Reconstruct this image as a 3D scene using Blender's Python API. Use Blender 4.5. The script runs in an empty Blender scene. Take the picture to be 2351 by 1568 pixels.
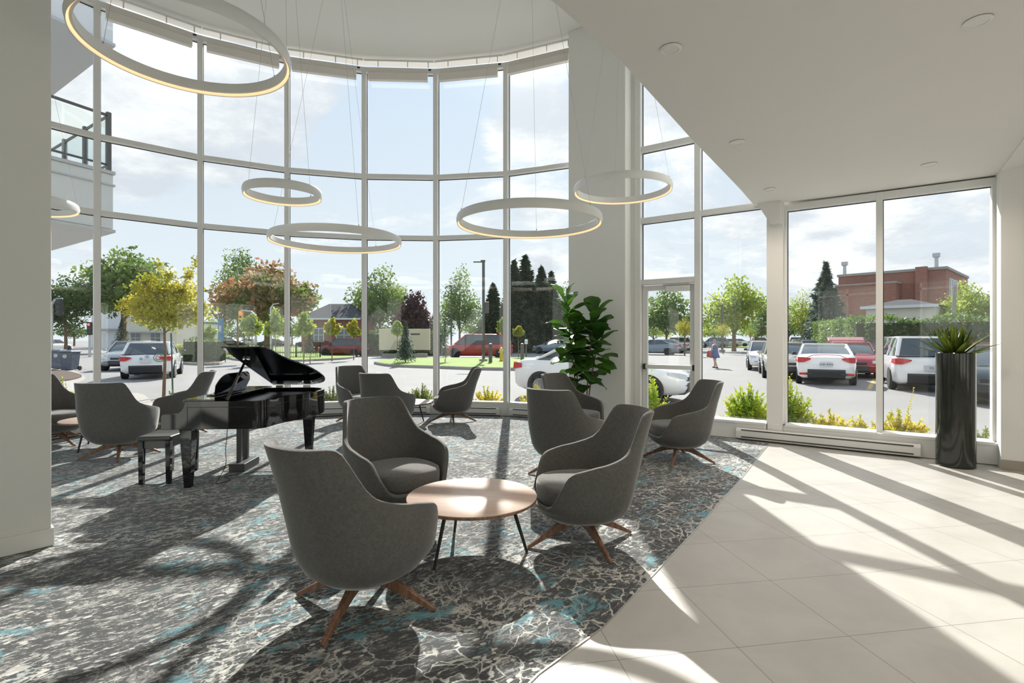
import bpy, math, random
import numpy as np
from mathutils import Vector, Matrix
random.seed(7)
PI = math.pi
SC = bpy.context.scene
COL = SC.collection
F = 1195.0; CX = 1175.5; HY = 775.0; CAMZ = 1.5
GZ = -0.15            # level of the ground outside

def at(px, py, z=0.0):
    y = F * (CAMZ - z) / (py - HY)
    return Vector(((px - CX) * y / F, y, z))

# ---------------------------------------------------------------- mesh helpers
class MB:
    def __init__(s): s.v = []; s.f = []
    def add(s, vs, fs):
        o = len(s.v); s.v += [tuple(p) for p in vs]; s.f += [tuple(i + o for i in q) for q in fs]; return s
    def box(s, c, d, rz=0.0, m=None):
        cx, cy, cz = c; hx, hy, hz = d[0] / 2, d[1] / 2, d[2] / 2
        co, si = math.cos(rz), math.sin(rz); vs = []
        for z in (-hz, hz):
            for x, y in ((-hx, -hy), (hx, -hy), (hx, hy), (-hx, hy)):
                p = (cx + x * co - y * si, cy + x * si + y * co, cz + z)
                vs.append(tuple(m @ Vector(p)) if m else p)
        return s.add(vs, [(3, 2, 1, 0), (4, 5, 6, 7), (0, 1, 5, 4), (1, 2, 6, 5), (2, 3, 7, 6), (3, 0, 4, 7)])
    def prism(s, pts, z0, z1):
        a = sum(pts[i][0] * pts[(i + 1) % len(pts)][1] - pts[(i + 1) % len(pts)][0] * pts[i][1] for i in range(len(pts)))
        if a < 0: pts = pts[::-1]
        n = len(pts)
        vs = [(p[0], p[1], z0) for p in pts] + [(p[0], p[1], z1) for p in pts]
        fs = [tuple(range(n))[::-1], tuple(range(n, 2 * n))] + [(i, (i + 1) % n, n + (i + 1) % n, n + i) for i in range(n)]
        return s.add(vs, fs)
    def wallseg(s, a, b, t0, t1, z0, z1):
        """box standing along a-b, from offset t0 to t1 along the left normal"""
        a = Vector(a[:2]); b = Vector(b[:2]); d = (b - a).normalized(); n = Vector((-d.y, d.x))
        return s.prism([a + n * t0, b + n * t0, b + n * t1, a + n * t1], z0, z1)
    def tube(s, pts, r, n=8, cap=True):
        pts = [Vector(p) for p in pts]; N = len(pts)
        rs = r if isinstance(r, (list, tuple)) else [r] * N
        vs = []; up = None
        for i, p in enumerate(pts):
            t = (pts[min(i + 1, N - 1)] - pts[max(i - 1, 0)]).normalized()
            if up is None: up = Vector((0, 0, 1)) if abs(t.z) < .9 else Vector((1, 0, 0))
            a = t.cross(up).normalized(); b = t.cross(a).normalized(); up = -b if False else up
            for k in range(n):
                w = 2 * PI * k / n
                vs.append(p + (a * math.cos(w) + b * math.sin(w)) * rs[i])
        fs = [(i * n + k, i * n + (k + 1) % n, (i + 1) * n + (k + 1) % n, (i + 1) * n + k) for i in range(N - 1) for k in range(n)]
        if cap: fs += [tuple(range(n))[::-1], tuple(range((N - 1) * n, N * n))]
        return s.add(vs, fs)
    def lathe(s, prof, n=32, c=(0, 0, 0), axis='z', sx=1, sy=1):
        vs = []
        for r, z in prof:
            for k in range(n):
                w = 2 * PI * k / n
                if axis == 'z': vs.append((c[0] + r * sx * math.cos(w), c[1] + r * sy * math.sin(w), c[2] + z))
                elif axis == 'y': vs.append((c[0] + r * math.cos(w), c[1] + z, c[2] + r * math.sin(w)))
                else: vs.append((c[0] + z, c[1] + r * math.cos(w), c[2] + r * math.sin(w)))
        m = len(prof)
        fs = [(i * n + k, i * n + (k + 1) % n, (i + 1) * n + (k + 1) % n, (i + 1) * n + k) for i in range(m - 1) for k in range(n)]
        if prof[0][0] > 1e-5: fs.append(tuple(range(n))[::-1])
        if prof[-1][0] > 1e-5: fs.append(tuple(range((m - 1) * n, m * n)))
        return s.add(vs, fs)
    def loft(s, rings, cap=True, closed=True):
        n = len(rings[0]); vs = [p for r in rings for p in r]; m = len(rings)
        rng = n if closed else n - 1
        fs = [(i * n + k, i * n + (k + 1) % n, (i + 1) * n + (k + 1) % n, (i + 1) * n + k) for i in range(m - 1) for k in range(rng)]
        if cap and closed: fs += [tuple(range(n))[::-1], tuple(range((m - 1) * n, m * n))]
        return s.add(vs, fs)
    def ball(s, c, r, n=8, m=6):
        prof = [(r[0] if isinstance(r, tuple) else r, 0)]
        rx, ry, rz = r if isinstance(r, tuple) else (r, r, r)
        rings = []
        for i in range(1, m):
            w = PI * i / m - PI / 2
            rings.append([(c[0] + rx * math.cos(w) * math.cos(2 * PI * k / n), c[1] + ry * math.cos(w) * math.sin(2 * PI * k / n), c[2] + rz * math.sin(w)) for k in range(n)])
        return s.loft(rings)
    def build(s, name, mat, parent=None, smooth=False, bevel=0.0, label=None, sub=0, solid=0.0, sharp=35, bseg=2):
        me = bpy.data.meshes.new(name); me.from_pydata(s.v, [], s.f); me.update()
        return link(name, me, mat, parent, smooth, bevel, label, sub, solid, sharp, bseg)

def link(name, me, mat, parent=None, smooth=False, bevel=0.0, label=None, sub=0, solid=0.0, sharp=35, bseg=2):
    if mat: me.materials.append(mat)
    o = bpy.data.objects.new(name, me); COL.objects.link(o)
    if smooth:
        me.polygons.foreach_set('use_smooth', [True] * len(me.polygons))
        if sharp and not sub: me.set_sharp_from_angle(angle=math.radians(sharp))
    if solid:
        m = o.modifiers.new('thickness', 'SOLIDIFY'); m.thickness = solid; m.offset = 1; m.use_even_offset = True
    if bevel:
        m = o.modifiers.new('edge', 'BEVEL'); m.width = bevel; m.segments = bseg; m.limit_method = 'ANGLE'; m.angle_limit = math.radians(40)
    if sub:
        m = o.modifiers.new('smooth', 'SUBSURF'); m.levels = sub; m.render_levels = sub
    if parent: o.parent = parent
    if label: o['label'] = label
    return o

def tag(o, label, cat, group=None, kind=None):
    o['label'] = label; o['category'] = cat
    if group: o['group'] = group
    if kind: o['kind'] = kind
    return o
def thing(name, label, cat, loc=(0, 0, 0), rz=0.0, group=None):
    o = bpy.data.objects.new(name, None); COL.objects.link(o); o.empty_display_size = .1
    o.location = loc; o.rotation_euler = (0, 0, rz)
    return tag(o, label, cat, group)
def struct(o): o['kind'] = 'structure'; return o
def copy_tree(o, parent=None):
    c = o.copy(); COL.objects.link(c)
    if parent: c.parent = parent
    for ch in list(o.children): copy_tree(ch, c)
    return c

# ---------------------------------------------------------------- materials
def srgb(r, g, b):
    f = lambda c: (c / 255 / 12.92) if c / 255 <= .04045 else ((c / 255 + .055) / 1.055) ** 2.4
    return (f(r), f(g), f(b), 1)
MATS = {}
def newmat(n):
    m = bpy.data.materials.new(n); m.use_nodes = True; nt = m.node_tree; nt.nodes.clear()
    return m, nt, nt.nodes, nt.links
def PM(n, col, rough=.5, metal=0.0, spec=.5, noise=None, bump=None, coat=0.0, emit=None, es=0.0, trans=None):
    """procedural principled material; noise = (scale, amount) mottles the colour, bump = (scale, strength)"""
    if n in MATS: return MATS[n]
    m, nt, N, L = newmat(n)
    o = N.new('ShaderNodeOutputMaterial'); p = N.new('ShaderNodeBsdfPrincipled')
    p.inputs['Base Color'].default_value = col; p.inputs['Roughness'].default_value = rough
    p.inputs['Metallic'].default_value = metal; p.inputs['Specular IOR Level'].default_value = spec
    if coat: p.inputs['Coat Weight'].default_value = coat; p.inputs['Coat Roughness'].default_value = .04
    tc = N.new('ShaderNodeTexCoord')
    if noise is None: noise = (6.0, .04)
    nz = N.new('ShaderNodeTexNoise'); nz.inputs['Scale'].default_value = noise[0]; nz.inputs['Detail'].default_value = 4
    L.new(tc.outputs['Object'], nz.inputs['Vector'])
    mx = N.new('ShaderNodeMix'); mx.data_type = 'RGBA'
    a = noise[1]
    mx.inputs[6].default_value = tuple(c * (1 - a) for c in col[:3]) + (1,); mx.inputs[7].default_value = tuple(min(1, c * (1 + a)) for c in col[:3]) + (1,)
    L.new(nz.outputs['Fac'], mx.inputs[0]); L.new(mx.outputs[2], p.inputs['Base Color'])
    if bump:
        b = N.new('ShaderNodeTexNoise'); b.inputs['Scale'].default_value = bump[0]; b.inputs['Detail'].default_value = 3
        L.new(tc.outputs['Object'], b.inputs['Vector'])
        bp = N.new('ShaderNodeBump'); bp.inputs['Strength'].default_value = bump[1]; bp.inputs['Distance'].default_value = .01
        L.new(b.outputs['Fac'], bp.inputs['Height']); L.new(bp.outputs['Normal'], p.inputs['Normal'])
    if emit:
        p.inputs['Emission Color'].default_value = emit; p.inputs['Emission Strength'].default_value = es
    if trans:
        t = N.new('ShaderNodeBsdfTranslucent'); L.new(mx.outputs[2], t.inputs['Color'])
        ms = N.new('ShaderNodeMixShader'); ms.inputs[0].default_value = trans
        L.new(p.outputs[0], ms.inputs[1]); L.new(t.outputs[0], ms.inputs[2]); L.new(ms.outputs[0], o.inputs[0])
    else: L.new(p.outputs[0], o.inputs[0])
    MATS[n] = m; return m
def glass_mat(n, tint=(1, 1, 1, 1), refl=1.0, ior=1.45):
    if n in MATS: return MATS[n]
    m, nt, N, L = newmat(n)
    o = N.new('ShaderNodeOutputMaterial'); t = N.new('ShaderNodeBsdfTransparent'); g = N.new('ShaderNodeBsdfGlossy')
    t.inputs['Color'].default_value = tint; g.inputs['Roughness'].default_value = 0.0; g.inputs['Color'].default_value = (1, 1, 1, 1)
    lw = N.new('ShaderNodeLayerWeight'); lw.inputs['Blend'].default_value = .5
    pw = N.new('ShaderNodeMath'); pw.operation = 'POWER'; L.new(lw.outputs['Facing'], pw.inputs[0]); pw.inputs[1].default_value = 5.0
    mu = N.new('ShaderNodeMath'); mu.operation = 'MULTIPLY_ADD'; L.new(pw.outputs[0], mu.inputs[0]); mu.inputs[1].default_value = .9 * refl; mu.inputs[2].default_value = .035 * refl
    x = N.new('ShaderNodeMixShader'); L.new(mu.outputs[0], x.inputs[0]); L.new(t.outputs[0], x.inputs[1]); L.new(g.outputs[0], x.inputs[2])
    L.new(x.outputs[0], o.inputs[0]); MATS[n] = m; return m
def leaf_mat(n, c1, c2, t=.5, scale=1.2, rough=.5, boost=1.0):
    """leaf blades: reflect one way and let light through; colour wanders from c1 to c2 through the crown"""
    if n in MATS: return MATS[n]
    m, nt, N, L = newmat(n)
    o = N.new('ShaderNodeOutputMaterial'); p = N.new('ShaderNodeBsdfPrincipled'); p.inputs['Roughness'].default_value = rough
    p.inputs['Specular IOR Level'].default_value = .3
    tc = N.new('ShaderNodeTexCoord'); nz = N.new('ShaderNodeTexNoise'); nz.inputs['Scale'].default_value = scale; nz.inputs['Detail'].default_value = 5
    L.new(tc.outputs['Object'], nz.inputs['Vector'])
    r = N.new('ShaderNodeValToRGB'); r.color_ramp.elements[0].position = .38; r.color_ramp.elements[1].position = .62
    r.color_ramp.elements[0].color = c1; r.color_ramp.elements[1].color = c2
    L.new(nz.outputs['Fac'], r.inputs[0]); L.new(r.outputs[0], p.inputs['Base Color'])
    tr = N.new('ShaderNodeBsdfTranslucent'); L.new(r.outputs[0], tr.inputs['Color'])
    ms = N.new('ShaderNodeMixShader'); ms.inputs[0].default_value = t
    L.new(p.outputs[0], ms.inputs[1]); L.new(tr.outputs[0], ms.inputs[2]); L.new(ms.outputs[0], o.inputs[0])
    MATS[n] = m; return m

class NG:
    """tiny node-graph helper"""
    def __init__(s, nt): s.N = nt.nodes; s.L = nt.links
    def inp(s, sock, v):
        if v is None: return
        if hasattr(v, 'is_output'): s.L.new(v, sock)
        else: sock.default_value = v
    def m(s, op, a, b=None, c=None, clamp=False):
        n = s.N.new('ShaderNodeMath'); n.operation = op; n.use_clamp = clamp
        s.inp(n.inputs[0], a); s.inp(n.inputs[1], b); s.inp(n.inputs[2], c); return n.outputs[0]
    def dot(s, a, v):
        n = s.N.new('ShaderNodeVectorMath'); n.operation = 'DOT_PRODUCT'; s.inp(n.inputs[0], a); s.inp(n.inputs[1], v); return n.outputs['Value']
    def noise(s, v, scale, detail=3, rough=.5, dist=0.0, out='Fac'):
        n = s.N.new('ShaderNodeTexNoise'); s.inp(n.inputs['Vector'], v)
        n.inputs['Scale'].default_value = scale; n.inputs['Detail'].default_value = detail
        n.inputs['Roughness'].default_value = rough; n.inputs['Distortion'].default_value = dist; return n.outputs[out]
    def ramp(s, v, a, b, c1=(0, 0, 0, 1), c2=(1, 1, 1, 1), mode='LINEAR'):
        n = s.N.new('ShaderNodeMapRange'); n.interpolation_type = 'SMOOTHSTEP'
        s.inp(n.inputs[0], v); n.inputs[1].default_value = a; n.inputs[2].default_value = b; return n.outputs[0]
    def mix(s, f, a, b):
        n = s.N.new('ShaderNodeMix'); n.data_type = 'RGBA'; s.inp(n.inputs[0], f); s.inp(n.inputs[6], a); s.inp(n.inputs[7], b); return n.outputs[2]
    def comb(s, x, y, z):
        n = s.N.new('ShaderNodeCombineXYZ'); s.inp(n.inputs[0], x); s.inp(n.inputs[1], y); s.inp(n.inputs[2], z); return n.outputs[0]
    def vor(s, v, scale, feature='F1', rnd=1.0, out='Distance'):
        n = s.N.new('ShaderNodeTexVoronoi'); n.feature = feature; s.inp(n.inputs['Vector'], v); n.inputs['Scale'].default_value = scale
        n.inputs['Randomness'].default_value = rnd; return n.outputs[out]

def tile_material():
    m, nt, N, L = newmat('porcelain floor tile'); g = NG(nt)
    tc = N.new('ShaderNodeTexCoord'); P = tc.outputs['Object']
    a = .1605; T = .606; ox, oy = 1.498, 3.813
    u = g.m('DIVIDE', g.m('SUBTRACT', g.dot(P, (math.cos(a), math.sin(a), 0)), ox * math.cos(a) + oy * math.sin(a)), T)
    v = g.m('DIVIDE', g.m('SUBTRACT', g.dot(P, (-math.sin(a), math.cos(a), 0)), -ox * math.sin(a) + oy * math.cos(a)), T)
    def edge(w):
        f = g.m('FRACT', w); f = g.m('MINIMUM', f, g.m('SUBTRACT', 1.0, f)); return f
    e = g.m('MINIMUM', edge(u), edge(v))
    line = g.m('LESS_THAN', e, .0032)
    cell = N.new('ShaderNodeTexWhiteNoise'); L.new(g.comb(g.m('FLOOR', u), g.m('FLOOR', v), 0.0), cell.inputs['Vector'])
    cl = g.noise(P, 2.2, 5, .6, .6)
    f = g.m('ADD', g.m('MULTIPLY', g.ramp(cl, .3, .7), .8), g.m('MULTIPLY', cell.outputs['Value'], .2))
    base = g.mix(f, (.41, .40, .38, 1), (.485, .475, .45, 1))
    col = g.mix(line, base, (.20, .185, .165, 1))
    p = N.new('ShaderNodeBsdfPrincipled'); L.new(col, p.inputs['Base Color']); p.inputs['Specular IOR Level'].default_value = .4
    rg = g.m('ADD', g.m('MULTIPLY', g.noise(P, 7, 3), .12), .36); L.new(rg, p.inputs['Roughness'])
    bp = N.new('ShaderNodeBump'); bp.inputs['Strength'].default_value = .3; bp.inputs['Distance'].default_value = .002
    L.new(g.m('SUBTRACT', 1.0, line), bp.inputs['Height']); L.new(bp.outputs[0], p.inputs['Normal'])
    o = N.new('ShaderNodeOutputMaterial'); L.new(p.outputs[0], o.inputs[0]); return m

def carpet_material():
    m, nt, N, L = newmat('patterned carpet pile'); g = NG(nt)
    tc = N.new('ShaderNodeTexCoord'); P = tc.outputs['Object']
    wob = g.noise(P, 1.1, 3, .5, 0, 'Color')
    vm = N.new('ShaderNodeVectorMath'); vm.operation = 'MULTIPLY_ADD'; L.new(wob, vm.inputs[0]); vm.inputs[1].default_value = (.28, .28, 0); L.new(P, vm.inputs[2]); Q = vm.outputs[0]
    a = math.radians(40)
    us = g.dot(Q, (math.cos(a), math.sin(a), 0)); vs = g.dot(Q, (-math.sin(a), math.cos(a), 0))
    S = g.comb(g.m('MULTIPLY', us, .30), vs, 0.0)            # stretched along the streaks
    S2 = g.comb(g.m('MULTIPLY', us, .55), vs, 0.0)
    fine = g.noise(P, 130, 2, .7)
    shade = g.ramp(g.noise(P, .9, 4, .6), .35, .65)
    base = g.mix(fine, (.017, .019, .021, 1), (.062, .067, .073, 1))
    mid = g.mix(fine, (.14, .14, .138, 1), (.27, .268, .262, 1))
    right = g.ramp(g.dot(P, (.82, -.57, 0)), -3.6, -.9); calm = g.m('SUBTRACT', 1.0, g.m('MULTIPLY', right, .72))
    b0 = g.mix(g.m('MULTIPLY', calm, g.ramp(g.noise(S2, 9.5, 7, .78), .53, .60)), base, mid)
    # long pale streaks
    st = g.ramp(g.noise(S, 44, 5, .8), .545, .585)
    b1 = g.mix(g.m('MULTIPLY', st, g.m('MULTIPLY', calm, .85)), b0, (.62, .61, .58, 1))
    # twig lines
    def twigs(v, sc, w): return g.m('SUBTRACT', 1.0, g.ramp(g.vor(v, sc, 'DISTANCE_TO_EDGE'), w * .6, w))
    nzv = g.noise(P, 14, 3, .6, 0, 'Color')
    v2 = N.new('ShaderNodeVectorMath'); v2.operation = 'MULTIPLY_ADD'; L.new(nzv, v2.inputs[0]); v2.inputs[1].default_value = (.07, .07, 0); L.new(Q, v2.inputs[2])
    S3 = N.new('ShaderNodeVectorMath'); S3.operation = 'MULTIPLY_ADD'; L.new(nzv, S3.inputs[0]); S3.inputs[1].default_value = (.10, .10, 0); L.new(g.comb(g.m('MULTIPLY', us, .5), vs, 0.0), S3.inputs[2])
    t1 = g.m('MULTIPLY', twigs(v2.outputs[0], 9.5, .042), g.ramp(g.noise(P, 1.7, 3), .41, .53))
    t2 = g.m('MULTIPLY', twigs(v2.outputs[0], 4.6, .018), g.ramp(g.noise(P, 3.1, 3), .42, .50))
    t3 = g.m('MULTIPLY', twigs(S3.outputs[0], 14.0, .06), g.ramp(g.noise(P, 1.3, 3), .46, .56))
    tw = g.m('MULTIPLY', g.m('MAXIMUM', g.m('MAXIMUM', t1, t2), 0.0), right)
    tw = g.m('MAXIMUM', tw, g.m('MULTIPLY', t3, .8))
    tw = g.m('MULTIPLY', tw, g.ramp(g.noise(P, 11, 3), .38, .47))
    b2 = g.mix(g.m('MULTIPLY', tw, .9), b1, (.62, .615, .585, 1))
    # petals and dots
    dots = g.m('SUBTRACT', 1.0, g.ramp(g.vor(S2, 24, 'F1'), .22, .30)); dots = g.m('MULTIPLY', dots, g.ramp(g.noise(P, 2.7, 3), .50, .58))
    b3 = g.mix(g.m('MULTIPLY', dots, .9), b2, (.60, .59, .56, 1))
    # pale grey beige blooms and teal washes
    bl = g.m('MULTIPLY', g.ramp(g.noise(S2, 5.5, 7, .8, .4), .585, .61), calm)
    b4 = g.mix(bl, b3, (.44, .43, .40, 1))
    tz = g.comb(g.m('ADD', g.m('MULTIPLY', us, .5), 31.7), vs, 4.0)
    teal = g.m('MULTIPLY', g.ramp(g.noise(tz, 6.5, 8, .82, .3), .55, .57), g.ramp(g.noise(P, .95, 2), .44, .54))
    b5 = g.mix(g.m('MULTIPLY', teal, .9), b4, g.mix(fine, (.06, .20, .25, 1), (.13, .36, .43, 1)))
    p = N.new('ShaderNodeBsdfPrincipled'); L.new(b5, p.inputs['Base Color']); p.inputs['Roughness'].default_value = .85
    p.inputs['Specular IOR Level'].default_value = .3; p.inputs['Sheen Weight'].default_value = .28; p.inputs['Sheen Roughness'].default_value = .4
    bp = N.new('ShaderNodeBump'); bp.inputs['Strength'].default_value = .55; bp.inputs['Distance'].default_value = .004
    L.new(g.noise(P, 260, 2, .8), bp.inputs['Height']); L.new(bp.outputs[0], p.inputs['Normal'])
    o = N.new('ShaderNodeOutputMaterial'); L.new(p.outputs[0], o.inputs[0]); return m

def fabric_material(n, c):
    m, nt, N, L = newmat(n); g = NG(nt)
    tc = N.new('ShaderNodeTexCoord'); P = tc.outputs['Object']
    f = g.noise(P, 170, 3, .8); f2 = g.noise(P, 45, 2, .6)
    col = g.mix(g.ramp(g.m('ADD', g.m('MULTIPLY', f, .7), g.m('MULTIPLY', f2, .3)), .35, .65), tuple(x * .78 for x in c[:3]) + (1,), tuple(x * 1.22 for x in c[:3]) + (1,))
    p = N.new('ShaderNodeBsdfPrincipled'); L.new(col, p.inputs['Base Color']); p.inputs['Roughness'].default_value = .92
    p.inputs['Specular IOR Level'].default_value = .2; p.inputs['Sheen Weight'].default_value = .55; p.inputs['Sheen Roughness'].default_value = .35
    bp = N.new('ShaderNodeBump'); bp.inputs['Strength'].default_value = .25; bp.inputs['Distance'].default_value = .002
    L.new(f, bp.inputs['Height']); L.new(bp.outputs[0], p.inputs['Normal'])
    o = N.new('ShaderNodeOutputMaterial'); L.new(p.outputs[0], o.inputs[0]); return m
def wood_material(n, c1, c2, rough=.4, sc=(18, 18, 2.0)):
    m, nt, N, L = newmat(n); g = NG(nt)
    tc = N.new('ShaderNodeTexCoord'); mp = N.new('ShaderNodeMapping'); mp.inputs['Scale'].default_value = sc; L.new(tc.outputs['Object'], mp.inputs[0])
    f = g.noise(mp.outputs[0], 1.5, 6, .6, 1.2)
    p = N.new('ShaderNodeBsdfPrincipled'); L.new(g.mix(g.ramp(f, .35, .65), c1, c2), p.inputs['Base Color']); p.inputs['Roughness'].default_value = rough
    p.inputs['Specular IOR Level'].default_value = .4
    o = N.new('ShaderNodeOutputMaterial'); L.new(p.outputs[0], o.inputs[0]); return m
def brick_material(n, c1, c2, mortar, scale=3.0):
    m, nt, N, L = newmat(n); g = NG(nt)
    tc = N.new('ShaderNodeTexCoord'); P = tc.outputs['Object']
    u = g.m('ADD', g.dot(P, (1, .7, 0)), 0.0); z = g.dot(P, (0, 0, 1))
    b = N.new('ShaderNodeTexBrick'); L.new(g.comb(u, z, 0.0), b.inputs['Vector']); b.inputs['Scale'].default_value = scale
    b.inputs['Color1'].default_value = c1; b.inputs['Color2'].default_value = c2; b.inputs['Mortar'].default_value = mortar; b.inputs['Mortar Size'].default_value = .018
    p = N.new('ShaderNodeBsdfPrincipled')
    L.new(g.mix(g.m('MULTIPLY', g.noise(P, .6, 4), .35), b.outputs['Color'], tuple(x * .6 for x in c1[:3]) + (1,)), p.inputs['Base Color']); p.inputs['Roughness'].default_value = .9
    o = N.new('ShaderNodeOutputMaterial'); L.new(p.outputs[0], o.inputs[0]); return m

M_TILE = tile_material(); M_CARPET = carpet_material()
M_FAB = fabric_material('grey wool upholstery', (.122, .119, .114, 1))
M_WOOD = wood_material('walnut stained legs', (.17, .085, .05, 1), (.27, .15, .095, 1), .38)
M_TOP = wood_material('pale oak laminate', (.50, .37, .30, 1), (.58, .45, .38, 1), .38, (3, 30, 30))
M_WHITE = PM('painted wall', (.80, .795, .765, 1), .75, spec=.25, noise=(2.0, .015))
M_CEIL = PM('ceiling paint', (.80, .79, .76, 1), .85, spec=.15, noise=(1.5, .012))
M_FRAME = PM('white window frame enamel', (.78, .78, .765, 1), .38, spec=.4, noise=(3, .015))
M_GASKET = PM('black rubber gasket', (.02, .02, .02, 1), .6)
M_GLASS = glass_mat('clear window glass', (.955, .97, .965, 1), 1.0)
M_RING = PM('white ring enamel', (.80, .80, .78, 1), .4, spec=.4)
M_LED = PM('warm led diffuser', (.9, .75, .55, 1), .5, emit=(1.0, .60, .32, 1), es=.8)
M_CHROME = PM('brushed steel', (.5, .5, .5, 1), .28, 1.0)
M_BLACK = PM('black gloss lacquer', (.004, .004, .005, 1), .04, spec=.6, coat=.5, noise=(2, .0))
M_SATIN = PM('grey painted metal', (.10, .10, .10, 1), .35, .3)
M_BLKMET = PM('black powder coated steel', (.012, .012, .013, 1), .45)
M_BRASS = PM('brass', (.7, .5, .22, 1), .3, 1.0)
M_BASEB = PM('taupe vinyl baseboard', (.36, .32, .27, 1), .6)
M_HEAT = PM('heater enamel', (.74, .74, .72, 1), .4)
M_DARK = PM('dark slot', (.05, .05, .05, 1), .7)
M_PLANT = PM('gloss charcoal planter glaze', (.022, .025, .020, 1), .08, spec=.45, coat=.15, noise=(1.5, .15))
M_SOIL = PM('potting soil', (.03, .02, .013, 1), .95, noise=(40, .5))
M_SHADE = PM('cream roller shade cassette', (.74, .70, .65, 1), .6)

# ---------------------------------------------------------------- camera
cd = bpy.data.cameras.new('camera'); cam = bpy.data.objects.new('camera', cd); COL.objects.link(cam); SC.camera = cam
cam.location = (0, 0, CAMZ); cam.rotation_euler = (PI / 2, 0, 0); cd.sensor_width = 36.0; cd.sensor_fit = 'HORIZONTAL'
cd.lens = F / 2351 * 36.0; cd.shift_y = -(784 - HY) / 2351.0; cd.clip_end = 2000; cd.clip_start = .05

SC.view_settings.view_transform = 'Standard'; SC.view_settings.look = 'None'; SC.view_settings.gamma = 1.0
SC.view_settings.exposure = 0.13; SC.view_settings.use_curve_mapping = False
# ---------------------------------------------------------------- sky and sun
SUN_EL = math.radians(34.0); SUN_AZ = math.radians(0.3)
SUND = Vector((math.sin(SUN_AZ) * math.cos(SUN_EL), math.cos(SUN_AZ) * math.cos(SUN_EL), math.sin(SUN_EL)))
def make_world():
    w = bpy.data.worlds.new('sky'); SC.world = w; w.use_nodes = True; nt = w.node_tree; nt.nodes.clear(); g = NG(nt); N = nt.nodes; L = nt.links
    tc = N.new('ShaderNodeTexCoord'); D = tc.outputs['Generated']
    nr = N.new('ShaderNodeVectorMath'); nr.operation = 'NORMALIZE'; L.new(D, nr.inputs[0]); D = nr.outputs[0]
    x = g.dot(D, (1, 0, 0)); y = g.dot(D, (0, 1, 0)); z = g.dot(D, (0, 0, 1))
    t = g.ramp(z, -.02, .75)
    sky = g.mix(t, (.80, .86, .92, 1), (.46, .60, .80, 1))
    sky = g.mix(g.m('MULTIPLY', g.ramp(x, .2, .75), .35), sky, (.68, .71, .79, 1))
    zz = g.m('ADD', g.m('MAXIMUM', z, 0.0), .22)
    P = g.comb(g.m('DIVIDE', x, zz), g.m('DIVIDE', y, zz), 1.3)
    n1 = g.noise(P, 1.5, 10, .66, .3)
    def blob(px, py, r0, r1):
        d = Vector(((px - CX) / F, 1, (HY - py) / F)).normalized()
        c = g.dot(D, tuple(d)); return g.ramp(c, math.cos(math.radians(r0)), math.cos(math.radians(r1)))
    b = g.m('MULTIPLY', blob(400, 190, 14, 3), .22)
    for a in ((300, 300, 9, 2, .16), (560, 300, 7, 2, .13), (735, 170, 6, 2, .2), (150, 120, 12, 2, .16), (1240, 360, 8, 2, .15), (1230, 160, 6, 1, .13),
              (1250, 600, 5, 1, .15), (1540, 300, 10, 3, .16), (1500, 600, 5, 1, .1), (2100, 540, 12, 3, .12), (1850, 520, 10, 3, .1), (880, 455, 3, 1, .07), (310, 385, 3, 1, .1), (1900, 650, 6, 1, .08)):
        b = g.m('ADD', b, g.m('MULTIPLY', blob(*a[:4]), a[4]))
    for a in ((920, 300, 9, 3, .16), (560, 430, 7, 3, .12), (350, 480, 7, 2, .12)):
        b = g.m('SUBTRACT', b, g.m('MULTIPLY', blob(*a[:4]), a[4]))
    cm = g.ramp(g.m('ADD', n1, b), .53, .68)
    n2 = g.noise(P, 2.6, 7, .6)
    cc = g.mix(g.ramp(n2, .36, .60), (.68, .72, .79, 1), (1.02, 1.02, 1.02, 1))
    col = g.mix(g.m('MULTIPLY', cm, .92), sky, cc)
    s = g.dot(D, tuple(SUND)); s0 = g.m('MAXIMUM', s, 0.0)
    gl = g.m('ADD', g.m('MULTIPLY', g.m('POWER', s0, 14.0), .10), g.m('MULTIPLY', g.m('POWER', s0, 400.0), 6.0))
    ad = N.new('ShaderNodeVectorMath'); ad.operation = 'ADD'; L.new(col, ad.inputs[0])
    L.new(g.comb(gl, g.m('MULTIPLY', gl, .98), g.m('MULTIPLY', gl, .92)), ad.inputs[1])
    bg = N.new('ShaderNodeBackground'); L.new(ad.outputs[0], bg.inputs[0]); bg.inputs[1].default_value = 1.08
    o = N.new('ShaderNodeOutputWorld'); L.new(bg.outputs[0], o.inputs[0])
make_world()
sl = bpy.data.lights.new('sun', 'SUN'); sl.energy = 8.4; sl.angle = math.radians(.6); sl.color = (1.0, .95, .88)
so = bpy.data.objects.new('sun', sl); COL.objects.link(so); so.rotation_euler = SUND.to_track_quat('Z', 'Y').to_euler(); so.location = SUND * 60

# ---------------------------------------------------------------- plan of the room
CC = Vector((-1.863, 4.083)); CR = 6.20
def arc_px(px):
    k = (px - CX) / F        # x = k*y on the circle
    a = 1 + k * k; b = -2 * (k * CC.x + CC.y); c = CC.x ** 2 + CC.y ** 2 - CR * CR
    y = (-b + math.sqrt(b * b - 4 * a * c)) / (2 * a); return Vector((k * y, y))
def arc_deg(d): return CC + CR * Vector((math.cos(math.radians(d)), math.sin(math.radians(d))))
WD = Vector((.82, -.5724)); WN = Vector((.5724, .82))      # window wall direction and outward normal
PG = Vector((2.17, 8.81))
def wall_px(px, off=0.0):
    """point on the straight window wall (moved off metres inward) seen at column px"""
    p = PG - WN * off; k = (px - CX) / F
    s = (k * p.y - p.x) / (WD.x - k * WD.y); return p + WD * s
NODES = [arc_deg(178), arc_deg(165), arc_deg(152)] + [arc_px(p) for p in (222, 460, 660, 838, 1003, 1165)] + [Vector((1.24, 9.44))]
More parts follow.
